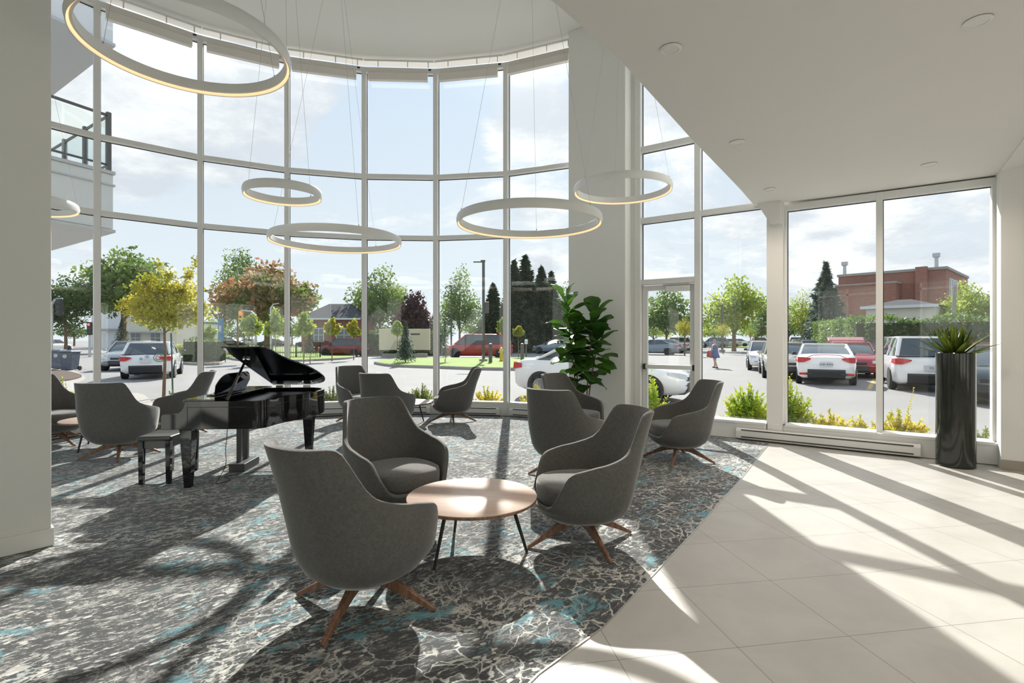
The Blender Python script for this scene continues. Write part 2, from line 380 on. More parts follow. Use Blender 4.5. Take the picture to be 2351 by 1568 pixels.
ZSILL = .27; Z1 = 3.45; Z2 = 4.64; ZTOP = 6.80; ZHI = 6.90; ZLO = 3.43
EDGE = [at(p[0], p[1], ZLO).to_2d() for p in ((1265, 0), (1350, 72), (1435, 150), (1510, 233), (1587, 318), (1657, 390), (1700, 435), (1740, 481))]
EDGE = [Vector((-6.2, -5.2)), Vector((-3.2, -1.25)), Vector((-1.4, 1.0)), Vector((-.5, 2.1))] + EDGE
CEDGE = [at(*p).to_2d() for p in ((1236, 1547), (1384.8, 1440), (1485, 1335), (1542.4, 1273.8), (1601.7, 1210.7), (1657, 1147.6), (1697.4, 1103.6), (1740.4, 1050), (1766, 1019))]
CEDGE = [Vector((-5.2, -5.6)), Vector((-3.2, -2.6)), Vector((-1.6, -.15)), Vector((-.55, 1.35))] + CEDGE
C0 = wall_px(2298, .40); C1 = C0 + WD * 3.6
COLA = Vector((.997, 9.2)); COLB = COLA + WD * 1.065
W0 = Vector((-3.31, 3.74)); W1 = W0 + Vector((-.64, -.77)) * 5.2

# floor, carpet, ceilings
f = MB(); f.prism([(-8.4, -6.2), (9.2, -6.2), (9.2, 3.2), C1 + WN * .3, C0 + WN * .75, wall_px(1440) + WN * .12] + [p + (p - CC).normalized() * .12 for p in NODES[::-1]], -.12, 0.0)
struct(f.build('floor', M_TILE))
cp = [p - (p - CC).normalized() * .12 for p in NODES] + [COLA + Vector((-.02, -.03)), COLB, wall_px(1475, .02), wall_px(1612, .24), wall_px(1772, .24)]
cp = cp[:-1] + CEDGE[::-1] + [Vector((-8.1, -5.6))]
c = MB(); c.prism(cp, 0.0005, .005)
tag(c.build('carpet', M_CARPET), 'charcoal carpet with pale twig streaks and teal splashes, beside the beige tiles', 'carpet')
m = MB()
for a, b in zip(CEDGE[:-1], CEDGE[1:]): m.wallseg(a, b, -.007, .0, .0005, .006)
struct(m.build('trim_carpet_edge', PM('aluminium edge strip', (.6, .58, .54, 1), .35, .8)))
h = MB(); h.prism([p + (p - CC).normalized() * .15 for p in NODES] + [COLA + WN * .6, wall_px(1440) + WN * .2, C0 + WN * .8, C1 + WN * .8, (9.2, -6.2), (-8.4, -6.2)], ZHI, ZHI + .2)
struct(h.build('ceiling', M_CEIL))
low = EDGE + [wall_px(1752, .2), C0 + WN * .5 - WD * .02, C0 + WN * .5, C0, C1, Vector((9.1, -6.1)), Vector((-6.2, -6.1))]
l = MB(); l.prism(low, ZLO, ZLO + .2); struct(l.build('ceiling.001', M_CEIL))
fa = MB()
for a, b in zip(EDGE[:-1], EDGE[1:]): fa.wallseg(a, b, -.1, -.001, ZLO + .2, ZHI)
struct(fa.build('wall_balcony', M_WHITE))
# shallow joint in the low ceiling, running from the corner by the last window
j = MB(); j.wallseg(C0 + WN * .02, C0 - WN * 6.5, 0.0, 3.4, ZLO - .022, ZLO - .001); struct(j.build('trim_ceiling', M_CEIL))
# haunch where the balcony edge meets the pier
hp = [wall_px(1722, .30), wall_px(1792, .30), wall_px(1792, .02), wall_px(1722, .02)]
zq = lambda px, py, off: CAMZ + (HY - py) * wall_px(px, off).y / F
m_ = MB()
a_, b_, c_, d_ = (wall_px(p, .30) for p in (1738, 1792, 1792, 1768)); n_ = WN * .29
pr = [(a_, ZLO), (b_, ZLO), (c_, zq(1792, 511, .3)), (d_, zq(1768, 513, .3))]
m_.loft([[Vector((p.x, p.y, z)) for p, z in pr], [Vector((p.x + n_.x, p.y + n_.y, z)) for p, z in pr]])
struct(m_.build('trim_haunch', M_CEIL))

# enclosing walls
def wall(name, a, b, z0, z1, t=.2, mat=M_WHITE, side=-1):
    m = MB(); m.wallseg(a, b, 0, t * side, z0, z1); return struct(m.build(name, mat))
wall('wall_left', (-8.06, 4.45), (-8.25, -6.0), 0, ZHI)
wall('wall_back', (-8.4, -6.0), (9.2, -6.0), 0, ZHI, side=-1)
wall('wall_right', (9.0, -6.0), (9.0, 3.5), 0, ZHI, side=-1)
m = MB(); m.prism([C0, C1, C1 + WN * .35, C0 + WN * .35, ], 0, ZHI); struct(m.build('wall_window_side', M_WHITE))
m = MB(); m.prism([C0 + WN * .36, C0 + WN * .36 + WD * 1.0, C0 + WN * .6 + WD * 1.0, wall_px(2291) + WN * .1, wall_px(2291)], 0, ZHI); struct(m.build('wall_reveal', M_WHITE))
m = MB(); m.wallseg(wall_px(1790, .0), wall_px(2300, .0), -.02, .25, ZLO - .02, ZHI); struct(m.build('wall_over_windows', M_WHITE))
# foreground partition on the left
wn = Vector((-.77, .64))
m = MB(); m.prism([W0, W1, W1 + wn * .3, W0 + wn * .3], 0, ZHI); struct(m.build('wall_foreground', M_WHITE, bevel=.006))
m = MB(); m.wallseg(W0 - (W1 - W0).normalized() * .014, W1, .0, .014, .008, .135); m.wallseg(W0, W1, .0, .006, .135, .15); struct(m.build('baseboard_foreground', M_WHITE, bevel=.003))
m = MB(); m.prism([W0 + wn * 0 + Vector((.009, .0108)), W0 + wn * .31 + Vector((.009, .0108)), W0 + wn * .31, W0], .008, .135); struct(m.build('baseboard_end', M_WHITE))
m = MB(); m.wallseg(C0, C1, .0, -.014, .002, .11); struct(m.build('baseboard_right', M_BASEB))
# pier between curved and straight glazing, pier between the straight windows
m = MB(); m.prism([COLA, COLB, COLB + WN * .37, wall_px(1457) + WN * .15, COLA + WN * .55], 0, ZHI); struct(m.build('wall_pier', M_WHITE, bevel=.01))
pa, pb = wall_px(1760, .19), wall_px(1798, .19)
m = MB(); m.prism([pa, pb, pb + WN * .25, pa + WN * .25], 0.0, ZLO); struct(m.build('wall_pier_between_windows', M_WHITE, bevel=.004))

# ---------------------------------------------------------------- glazing
def bay(n, A, B, zs, base=.10, mullion=True, w=.085, depth=.15, gas=.006, end=False):
    A = Vector(A); B = Vector(B); d = (B - A).normalized(); nrm = Vector((-d.y, d.x))   # left normal
    if nrm.dot(Vector((A.x + B.x, A.y + B.y)) * .5) < 0: nrm = -nrm; 
    out = 1 if Vector((-d.y, d.x)).dot(nrm) > 0 else -1
    m = MB()
    m.wallseg(A, B, out * .03, -out * base, 0.008, ZSILL - .012)
    root = struct(m.build('window_%d' % n, M_FRAME))
    fr = MB()
    for z in zs[1:-1]: fr.wallseg(A + d * w * .4, B - d * w * .4, out * .04, -out * .105, z - .04, z + .04)
    fr.wallseg(A + d * w * .4, B - d * w * .4, out * .04, -out * (base + .015), zs[0] - .035, zs[0])
    fr.wallseg(A + d * w * .4, B - d * w * .4, out * .04, -out * .105, zs[-1], zs[-1] + .09)
    fr.build('window_frame', M_FRAME, root, bevel=.003)
    mu = MB()
    for P, do in ((A, mullion), (B, end)):
        if do: mu.prism([P - d * w / 2 + nrm * .05, P + d * w / 2 + nrm * .05, P + d * w / 2 - nrm * (depth - .04), P - d * w / 2 - nrm * (depth - .04)], .008, zs[-1] + .09)
    if mu.v: mu.build('mullion', M_FRAME, root, bevel=.004)
    ga = MB()
    for z0, z1 in zip(zs[:-1], zs[1:]):
        a = z0 + (.0 if z0 == zs[0] else .04); b = z1 - (.0 if z1 == zs[-1] else .04)
        p = MB(); p.wallseg(A + d * w * .45, B - d * w * .45, out * .004, -out * .004, a, b)
        p.build('pane', M_GLASS, root)
        ga.wallseg(A + d * w * .5, B - d * w * .5, -out * .006, -out * .014, b - .012, b)
        ga.wallseg(A + d * w * .5, A + d * (w * .5 + .010), -out * .006, -out * .014, a, b)
    ga.build('gasket', M_GASKET, root)
    return root
for i in range(9):
    bay(i + 1, NODES[i], NODES[i + 1], [ZSILL, Z1, Z2, ZTOP - .14])
# straight wall: door bay, tall bay, two low bays
jl = wall_px(1463); mm = wall_px(1605); p1 = wall_px(1768); p2 = wall_px(1802); m3 = wall_px(2019); jr = wall_px(2284)
ZD = 2.37
b2 = bay(11, mm, p1, [ZSILL, Z1, Z2, ZTOP - .14], base=.22, w=.09)
bay(12, p2, m3, [ZSILL, ZLO - .11], base=.22, w=.075)
bay(13, m3, jr, [ZSILL, ZLO - .11], base=.22, w=.075, end=True)
# fill of the low wall under the pier and the corner
m = MB(); m.wallseg(p1 - WD * .02, p2 + WD * .02, -.22, .0, .008, ZSILL - .012); m.wallseg(jr, jr + WD * .12, -.22, .02, .008, ZSILL - .012); struct(m.build('trim_low_wall', M_FRAME))
# glazing above the door
m = MB(); m.wallseg(jl, jl + WD * .10, -.12, .05, .008, ZTOP); m.wallseg(jl - WD * .12, jl, -.10, .05, .008, ZHI); root = struct(m.build('window_10', M_FRAME, bevel=.004))
m = MB()
for z in (ZD + .05, Z1, Z2): m.wallseg(jl + WD * .08, mm - WD * .03, -.10, .04, z - .045, z + .045)
m.wallseg(jl + WD * .08, mm - WD * .03, -.10, .04, ZTOP - .14, ZTOP - .05); m.build('window_frame', M_FRAME, root, bevel=.003)
g_ = MB()
for z0, z1 in ((ZD + .095, Z1 - .045), (Z1 + .045, Z2 - .045), (Z2 + .045, ZTOP - .14)):
    p = MB(); p.wallseg(jl + WD * .1, mm - WD * .045, -.004, .004, z0, z1); p.build('pane', M_GLASS, root)
    g_.wallseg(jl + WD * .1, mm - WD * .045, -.014, -.006, z1 - .012, z1); g_.wallseg(jl + WD * .1, jl + WD * .112, -.014, -.006, z0, z1)
g_.build('gasket', M_GASKET, root)
# the door
da = jl + WD * .105; db = mm - WD * .05; dl = (db - da).length
m = MB(); fw = .085
m.wallseg(da, da + WD * fw, -.03, .02, .02, ZD - .005); m.wallseg(db - WD * fw, db, -.03, .02, .02, ZD - .005)
m.wallseg(da + WD * fw, db - WD * fw, -.03, .02, ZD - .09, ZD - .005); m.wallseg(da + WD * fw, db - WD * fw, -.03, .02, .02, .20)
door = struct(m.build('door_1', M_FRAME, bevel=.003))
m = MB(); m.wallseg(da + WD * fw, db - WD * fw, -.004, .004, .20, ZD - .09); m.build('pane', M_GLASS, door)
m = MB(); m.wallseg(da + WD * .07, db - WD * .02, -.095, -.055, .985, 1.055); m.build('push_bar', M_RING, door, bevel=.006, label='white horizontal push bar')
m = MB(); m.wallseg(da + WD * .03, da + WD * .07, -.10, -.03, .975, 1.065); m.wallseg(db - WD * .03, db + WD * .005, -.10, -.03, .975, 1.065); m.build('push_bar_end_cap', M_GASKET, door, bevel=.004)
m = MB(); m.wallseg(da + WD * .42, da + WD * .80, -.11, -.035, ZD - .125, ZD - .035); cl = m.build('door_closer', M_HEAT, door, bevel=.006)
m = MB(); m.wallseg(da + WD * .36, da + WD * .78, -.075, -.055, ZD - .02, ZD - .005); m.build('closer_arm', M_CHROME, cl)
m = MB(); m.wallseg(jl + WD * .0, mm, -.12, .05, .0, .018); struct(m.build('trim_threshold', M_CHROME))

# rails with roller shades under the high ceiling
for i in range(3, 9):
    A, B = NODES[i], NODES[i + 1]; d = (B - A).normalized(); n = Vector((-d.y, d.x))
    if n.dot(A - CC) < 0: n = -n
    t = thing('roller_shade', '%s cream roller shade cassette atop the curved glazing, counted from the left' % ['first', 'second', 'third', 'fourth', 'fifth', 'sixth'][i - 3], 'roller shade', (A.x, A.y, 0), 0, 'roller shade cassettes along the curved window')
    t.location = ((A.x + B.x) / 2, (A.y + B.y) / 2, 6.45); off = Vector(t.location)
    def L2(p, q): return Vector((p.x - off.x, p.y - off.y)), Vector((q.x - off.x, q.y - off.y))
    sgn = -1 if Vector((-d.y, d.x)).dot(n) > 0 else 1
    p, q = L2(A + d * .10, B - d * .16); m = MB(); m.wallseg(p, q, sgn * .13, sgn * .22, .01, .15); m.wallseg(p, q, sgn * .13, sgn * .17, .15, .25); m.build('cassette', M_SHADE, t, bevel=.006)
    p, q = L2(A + d * .04, B - d * .04); m = MB()
    zz = 6.80 - off.z
    m.tube([(p.x - n.x * .27, p.y - n.y * .27, zz), (q.x - n.x * .27, q.y - n.y * .27, zz)], .018, 8); m.build('rail', M_HEAT, t, smooth=True)
    for s_ in (.22, .62, .9):
        w_ = A + d * ((B - A).length * s_) - n * .27; m = MB(); m.box((w_.x - off.x, w_.y - off.y, zz - .06), (.015, .015, .12)); m.build('hanger', M_HEAT, t)
    w_ = B - d * .12 - n * .17; m = MB(); m.box((w_.x - off.x, w_.y - off.y, .24), (.05, .03, .02), math.atan2(d.y, d.x)); m.build('bracket', M_GASKET, t)

# ---------------------------------------------------------------- baseboard heaters
def heater(a, b, label, out):
    a = Vector(a); b = Vector(b); c = (a + b) / 2; L_ = (b - a).length; d = (b - a).normalized(); rz = math.atan2(d.y, d.x)
    t = thing('baseboard_heater', label, 'heater', (c.x, c.y, .008), rz, 'white baseboard heaters')
    # local x along, front towards -y
    m = MB(); y1 = -.075
    m.loft([[(x, 0, .0), (x, -.065, .015), (x, y1, .03), (x, y1, .125), (x, -.05, .165), (x, 0, .165)] for x in (-L_ / 2, L_ / 2)]); m.build('housing', M_HEAT, t, bevel=.002)
    e = .07
    m = MB(); m.box((0, y1 - .001, .045), (L_ - 2 * e, .006, .016)); m.box((0, -.064, .143), (L_ - 2 * e, .026, .012)); m.build('grille_slot', M_DARK, t)
    return t
ords = ['leftmost, half hidden behind the foreground wall', 'second', 'third', 'fourth', 'fifth', 'sixth', 'seventh']
labs = ['white baseboard heater under the curved glazing beside the leftmost chair', 'white baseboard heater under the glazing behind the grey chair with its back turned at left',
        'white baseboard heater under the glazing behind the piano keyboard', 'white baseboard heater under the glazing at the tail of the piano',
        'white baseboard heater under the glazing behind the two rear chairs', 'white baseboard heater under the glazing behind the side-on chair', 'short white baseboard heater under the glazing left of the fig plant']
for i in range(2, 9):
    A, B = NODES[i], NODES[i + 1]; d = (B - A).normalized(); n = (A + B) / 2 - CC; n.normalize()
    a = A + d * .12 - n * .105; b = B - d * .12 - n * .105
    if i == 8: b = A + d * .95 - n * .105
    heater(a, b, labs[i - 2], n)
heater(wall_px(1692, .235), wall_px(2113, .235), 'long white baseboard heater along the low wall under the two right-hand windows', WN)

# outlet on the pier
o_ = COLA + WD * .72 - WN * .006; t = thing('wall_outlet', 'small white duplex outlet plate low on the white pier', 'outlet', (o_.x, o_.y, .36), math.atan2(WD.y, WD.x))
m = MB(); m.box((0, 0, 0), (.075, .01, .12)); m.build('cover_plate', M_HEAT, t, bevel=.003)
for z in (-.028, .028):
    m = MB(); m.box((0, -.006, z), (.034, .006, .034)); q = m.build('socket', M_RING, t, bevel=.004)
    m = MB(); m.box((-.007, -.0095, z), (.003, .002, .012)); m.box((.007, -.0095, z), (.003, .002, .012)); m.build('slot', M_DARK, q)

# ---------------------------------------------------------------- recessed downlights
M_DLB = PM('downlight reflector', (.9, .8, .68, 1), .35, emit=(1.0, .76, .56, 1), es=2.0)
def downlight(x, y, label, r=.053):
    t = thing('recessed_downlight', label, 'ceiling light', (x, y, ZLO - .004), 0, 'recessed downlights in the low ceiling')
    m = MB(); m.lathe([(r, .0), (r * 1.35, .0), (r * 1.36, -.004), (r * 1.02, -.010), (r, -.006)], 32); m.build('trim_ring', M_RING, t, smooth=True)
    m = MB(); m.lathe([(.001, -.001), (r * .6, -.001), (r, -.004)], 32); m.build('lens', M_DLB, t, smooth=True)
    ld = bpy.data.lights.new('downlight_lamp', 'SPOT'); ld.energy = DLW; ld.spot_size = math.radians(150); ld.spot_blend = 1.0; ld.shadow_soft_size = .06; ld.color = (1, .86, .72)
    lo = bpy.data.objects.new('downlight_lamp', ld); COL.objects.link(lo); lo.parent = t; lo.location = (0, 0, -.03)
    return t
DLW = 60.0
dl = [(at(1540, 111, ZLO), 'round recessed downlight near the top, closest to the slanting ceiling edge'), (at(1692, 326, ZLO), 'middle small recessed downlight in the row along the slanting ceiling edge'),
      (at(1767, 434, ZLO), 'farthest recessed downlight in the row, above the pier'), (at(2245, 47, ZLO), 'large recessed downlight at the top right of the ceiling'), (at(2133, 377, ZLO), 'small recessed downlight in front of the right-hand window')]
for p, lab in dl: downlight(p.x, p.y, lab)
# ---------------------------------------------------------------- lounge chairs
def interp(x, P):
    if x <= P[0][0]: return P[0][1]
    for (a, b), (c, d) in zip(P[:-1], P[1:]):
        if x <= c:
            t = (x - a) / (c - a); return b + (d - b) * t
    return P[-1][1]
def smooth_interp(x, P, w=3.0):
    return sum(interp(x + dx * w, P) for dx in (-1, -.5, 0, .5, 1)) / 5
RIM = [(0, .968), (40, .966), (46.5, .955), (50, .915), (53.5, .83), (58, .745), (64, .695), (72, .668), (82, .645), (98, .612), (112, .588), (120, .555), (130, .44), (140, .345), (150, .325), (180, .325)]
AB = [(.195, .10), (.215, .22), (.26, .285), (.35, .315), (.5, .345), (.7, .40), (.98, .505)]      # reach to the back
AF = [(.195, .10), (.215, .22), (.26, .29), (.33, .34), (.5, .345), (.7, .345)]                     # reach to the front
BW = [(.195, .10), (.215, .22), (.26, .29), (.35, .335), (.5, .36), (.62, .365), (.78, .345), (.98, .315)]   # half width
def chair_pt(phi, z):
    c, s = math.cos(phi), math.sin(phi); e = .78 if z > .3 else .9
    cx_ = (abs(c) ** e) * (1 if c > 0 else -1); sy = (abs(s) ** e) * (1 if s > 0 else -1)
    a = interp(z, AB) if c > 0 else interp(z, AF)
    return (-cx_ * a, sy * interp(z, BW), z)
def make_chair(label):
    t = thing('lounge_chair', label, 'chair', group='grey high-backed lounge chairs')
    NP = 112; K = 12; rings = []
    for j in range(K + 1):
        r = []
        for i in range(NP):
            ph = 2 * PI * i / NP; deg = abs(math.degrees(ph)); deg = 360 - deg if deg > 180 else deg
            top = smooth_interp(deg, RIM, 1.8)
            tt = j / K; z = .195 + (top - .195) * (tt ** 1.35)
            p = chair_pt(ph, z)
            r.append(p)
        rings.append(r)
    m = MB(); m.loft(rings, cap=False); m.f.append(tuple(range(NP))[::-1])
    sh = m.build('shell', M_FAB, t, smooth=True, solid=-.034, sharp=0)
    bv = sh.modifiers.new('rim', 'BEVEL'); bv.width = .012; bv.segments = 3; bv.limit_method = 'ANGLE'; bv.angle_limit = math.radians(50)
    # seat cushion
    def ring(sc, z): return [tuple(c * sc for c in chair_pt(2 * PI * k / 48, .5)[:2]) + (z,) for k in range(48)]
    m = MB(); prof = [(.80, .30), (.872, .315), (.885, .35), (.885, .415), (.87, .438), (.82, .449), (.6, .458), (.3, .462), (.02, .463)]
    rr = []
    for sc, z in prof:
        q = [(x * (1.0 if x < 0 else 1.055) + .0, y * .985, z) for x, y, _ in ring(sc, z)]; rr.append(q)
    m.loft(rr); m.build('seat_cushion', M_FAB, t, smooth=True, sharp=60)
    # seam down the outside of the back
    m = MB(); m.lathe([(.05, .165), (.055, .17), (.055, .20)], 20); m.build('swivel_hub', M_WOOD, t, smooth=True)
    for k in range(4):
        a = PI / 2 * k; m = MB(); rr = []
        for r_, zt, zb, w in ((.0, .202, .125, .05), (.07, .200, .122, .048), (.15, .172, .105, .044), (.28, .098, .055, .036), (.40, .030, .004, .028), (.425, .016, .0, .026)):
            rr.append([(r_, -w / 2, zb), (r_, w / 2, zb), (r_, w * .38, zt), (r_, -w * .38, zt)])
        m.loft(rr); l = m.build('leg', M_WOOD, t, bevel=.004); l.rotation_euler = (0, 0, a)
    return t
def place_chair(root, x, y, face, legs):
    """face = compass of the seat front, legs = turn of the swivel base (both degrees)"""
    root.location = (x, y, .008); root.rotation_euler = (0, 0, math.radians(face))
    for c in root.children:
        if c.name.startswith('leg'):
            k = int(round(c.rotation_euler.z / (PI / 2))) % 4 if 'k' not in c else c['k']
            c.rotation_euler = (0, 0, math.radians(legs - face) + PI / 2 * k)
chairs = [
 (-.83, 2.93, 56, -12, 'foreground grey lounge chair seen from behind, left of the pale coffee table'),
 (-.93, 4.22, -46, 30, 'grey lounge chair facing the camera with sunlit seat, behind the big coffee table'),
 (.51, 3.835, 191, 20, 'grey lounge chair right of the big coffee table, its backrest inside lit by the sun'),
 (2.03, 6.36, 184, -28, 'grey lounge chair by the glass door, standing alone in front of the low wall'),
 (.60, 5.72, 56, 4, 'dark lounge chair turned away from the camera, right of centre below the fig plant'),
 (.90, 7.35, -44, 15, 'grey lounge chair directly in front of the fig plant'),
 (-1.055, 9.21, 188, 10, 'grey lounge chair seen side-on by the curved window, facing left'),
 (-1.93, 8.16, 70, 0, 'rear grey lounge chair with its back turned, in front of the small far table'),
 (-2.74, 9.42, -42, 25, 'grey lounge chair partly hidden behind another, next to the tail of the piano'),
 (-4.93, 6.55, 96, 33, 'grey lounge chair with its back turned, left of the piano bench'),
 (-5.23, 8.16, 196, 8, 'grey lounge chair behind the piano keyboard, facing left'),
 (-6.42, 7.30, -14, -18, 'leftmost lounge chair, cut off by the foreground wall'),
]
proto = make_chair(chairs[0][4])
roots = [proto] + [copy_tree(proto) for _ in chairs[1:]]
for r, (x, y, fdeg, ldeg, lab) in zip(roots, chairs):
    r['label'] = lab; place_chair(r, x, y, fdeg, ldeg)

# ---------------------------------------------------------------- round coffee tables
def make_table(label):
    t = thing('coffee_table', label, 'table', group='round coffee tables')
    R_ = .455; h = .385
    m = MB(); m.lathe([(.001, h), (R_ - .004, h), (R_, h - .004), (R_, h - .010), (R_ - .006, h - .024), (.001, h - .024)], 72); m.build('tabletop', M_TOP, t, smooth=True, sharp=50)
    m = MB(); m.lathe([(R_ - .0002, h - .003), (R_ + .0012, h - .006), (R_ + .0012, h - .018), (R_ - .003, h - .022)], 72); m.build('table_edge', M_WOOD, t, smooth=True)
    for k in range(3):
        a = 2 * PI * k / 3; m = MB(); m.tube([(.27, 0, h - .024), (.385, 0, 0)], [.014, .010], 12); l = m.build('leg', M_BLKMET, t, smooth=True); l.rotation_euler = (0, 0, a)
        m = MB(); m.box((.25, 0, h - .029), (.09, .05, .008)); q = m.build('mounting_plate', M_BLKMET, l)
    return t
tb = make_table('large round pale oak coffee table in the foreground between three chairs')
tabs = [(-.28, 3.66, -5, None), (1.07, 6.35, -12, 'round coffee table mostly hidden between the chairs right of centre'),
        (-1.84, 8.98, -75, 'small-looking round table by the curved window beside the side-on chair'), (-5.62, 7.12, 30, 'round coffee table at far left beside the chair cut off by the wall')]
for i, (x, y, a, lab) in enumerate(tabs):
    o = tb if i == 0 else copy_tree(tb)
    if lab: o['label'] = lab
    o.location = (x, y, .008); o.rotation_euler = (0, 0, math.radians(a))

# ---------------------------------------------------------------- grand piano
PA = math.radians(4.0)
pt = thing('grand_piano', 'black glossy baby grand piano with its lid propped open', 'piano', (-3.43, 5.08, .008), PA)
def bez(P, n=10):
    out = []
    for i in range(n):
        t = i / n; a, b, c, d = P
        out.append(tuple((1 - t) ** 3 * a[k] + 3 * (1 - t) ** 2 * t * b[k] + 3 * (1 - t) * t * t * c[k] + t ** 3 * d[k] for k in (0, 1)))
    return out
VW = 1.42
curve = [(.25, 0), (.80, 0)] + bez([(.86, 0), (.96, .0), (.98, .05), (1.0, .20)], 8) + bez([(1.0, .20), (1.03, .45), (1.15, .50), (1.21, .78)], 12) + bez([(1.21, .78), (1.28, 1.12), (1.24, 1.36), (1.02, 1.41)], 14) + [(1.0, VW), (.25, VW)]
ZB, ZR = .59, .865
m = MB(); m.prism(curve, ZB, ZR - .055)
rim = m.build('body', M_BLACK, pt, smooth=True, bevel=.004, sharp=30)
def inset(P, d):
    n = len(P); out = []
    for i in range(n):
        a = Vector(P[i - 1]); b = Vector(P[i]); c = Vector(P[(i + 1) % n]); e1 = (b - a); e2 = (c - b)
        if e1.length < 1e-6 or e2.length < 1e-6: out.append(P[i]); continue
        e1.normalize(); e2.normalize(); n1 = Vector((-e1.y, e1.x)); n2 = Vector((-e2.y, e2.x)); q = n1 + n2
        q = q.normalized() / max(.5, q.normalized().dot(n1)); out.append((b.x + q.x * d, b.y + q.y * d))
    return out
ins = inset(curve, .035); n = len(curve); m = MB()
m.add([(p[0], p[1], ZR - .055) for p in curve] + [(p[0], p[1], ZR) for p in curve] + [(p[0], p[1], ZR) for p in ins] + [(p[0], p[1], ZR - .045) for p in ins],
      [(i, (i + 1) % n, n + (i + 1) % n, n + i) for i in range(n)] + [(n + i, n + (i + 1) % n, 2 * n + (i + 1) % n, 2 * n + i) for i in range(n)] + [(2 * n + i, 2 * n + (i + 1) % n, 3 * n + (i + 1) % n, 3 * n + i) for i in range(n)])
m.build('rim', M_BLACK, pt, smooth=True, sharp=30)
M_INNER = PM('satin black soundboard cover', (.012, .013, .02, 1), .35)
m = MB(); m.prism(inset(curve, .036), ZR - .054, ZR - .046); m.build('soundboard', M_INNER, pt)
ck = [(0, ZB), (.252, ZB), (.252, ZR), (.225, ZR)] + bez([(.225, ZR - .005), (.215, .79), (.18, .745), (.12, .742)], 8)[1:] + [(.12, .742), (.02, .742), (0, .725)]
for v0, v1 in ((0, .055), (VW - .055, VW)):
    m = MB(); m.loft([[(p[0], v0, p[1]) for p in ck], [(p[0], v1, p[1]) for p in ck]]); m.build('key_cheek', M_BLACK, pt, bevel=.004)
m = MB(); m.box((.13, VW / 2, .615), (.25, VW - .11, .05)); m.box((.008, VW / 2, .655), (.016, VW - .11, .045)); m.build('keybed', M_BLACK, pt, bevel=.003)
m = MB()
for k in range(52):
    w = (VW - .13) / 52; m.box((.095, .065 + w * (k + .5), .668), (.15, w - .0015, .02))
wk = m.build('white_keys', PM('ivory keys', (.85, .84, .80, 1), .25), pt); wk['kind'] = 'stuff'
m = MB()
for k in range(52):
    if k % 7 in (2, 6): continue
    w = (VW - .13) / 52; m.box((.125, .065 + w * (k + 1), .684), (.09, .011, .014))
m.build('black_keys', M_BLACK, pt)
m = MB(); m.box((.205, VW / 2, .76), (.02, VW - .11, .20)); m.build('fallboard', M_BLACK, pt, bevel=.004)
m = MB(); m.box((.36, VW / 2, ZR + .011), (.31, VW + .02, .018)); m.build('front_lid_flap', M_BLACK, pt, bevel=.005)
# main lid, hinged on the far side
u0 = .53; lid = [(u0, -.012)] + [(p[0] + .006, p[1] - .008) for p in curve if p[0] > u0 + .02 and p[1] < VW - .005] + [(1.0, VW + .004), (u0, VW + .004)]
LA = math.radians(20.0)
m = MB(); m.prism([(p[0], p[1] - VW) for p in lid], 0, .018)
ld_ = m.build('lid', M_BLACK, pt, smooth=True, bevel=.005, sharp=30); ld_.location = (0, VW, ZR + .035); ld_.rotation_euler = (-LA, 0, 0)
for u in (.62, .95):
    m = MB(); m.tube([(u - .035, VW - .012, ZR + .02), (u + .035, VW - .012, ZR + .02)], .010, 10); m.box((u, VW - .02, ZR + .014), (.08, .03, .028)); m.build('lid_hinge', M_CHROME, pt, label='polished metal lid hinge')
# prop stick
pb0 = Vector((.60, .05, ZR)); pb1 = Vector((.64, .40, ZR + .035 + (VW - .40) * math.tan(LA) - .006))
m = MB(); m.tube([pb0, pb1], [.018, .013], 6); m.build('lid_prop', M_BLACK, pt, bevel=.002)
m = MB(); m.box(tuple(pb1 - Vector((0, 0, .002))), (.06, .025, .012)); m.tube([pb1 + Vector((-.03, 0, -.012)), pb1 + Vector((-.03, .0, .006))], .009, 8); m.tube([pb1 + Vector((.03, 0, -.012)), pb1 + Vector((.03, .0, .006))], .009, 8); m.build('prop_cup', M_CHROME, pt, label='small polished metal prop catch')
# music desk
md = [(.36, 0), (.36, .0)]
outl = [(-.36, 0), (.36, 0), (.40, .10)] + bez([(.40, .10), (.36, .19), (.28, .215), (.20, .22)], 6) + [(-.20, .22)] + bez([(-.20, .22), (-.28, .215), (-.36, .19), (-.40, .10)], 6) + [(-.40, .10)]
m = MB(); m.loft([[(x_, p[0], p[1]) for p in outl] for x_ in (0, .012)]); dk = m.build('music_desk', M_BLACK, pt, bevel=.002); dk.location = (.34, .70, ZR + .035); dk.rotation_euler = (0, math.radians(18), 0)
m = MB(); m.box((.32, .70, ZR + .028), (.09, .78, .012)); m.build('desk_ledge', M_BLACK, pt, bevel=.003)
for v_ in (.45, .95):
    m = MB(); m.tube([(.30, v_, ZR + .05), (.345, v_ + .02, ZR + .085), (.33, v_ + .03, ZR + .05)], .007, 8); m.tube([(.28, v_, ZR + .035), (.36, v_, ZR + .035)], .008, 8); m.build('desk_clip', M_CHROME, pt, label='polished metal music clip')
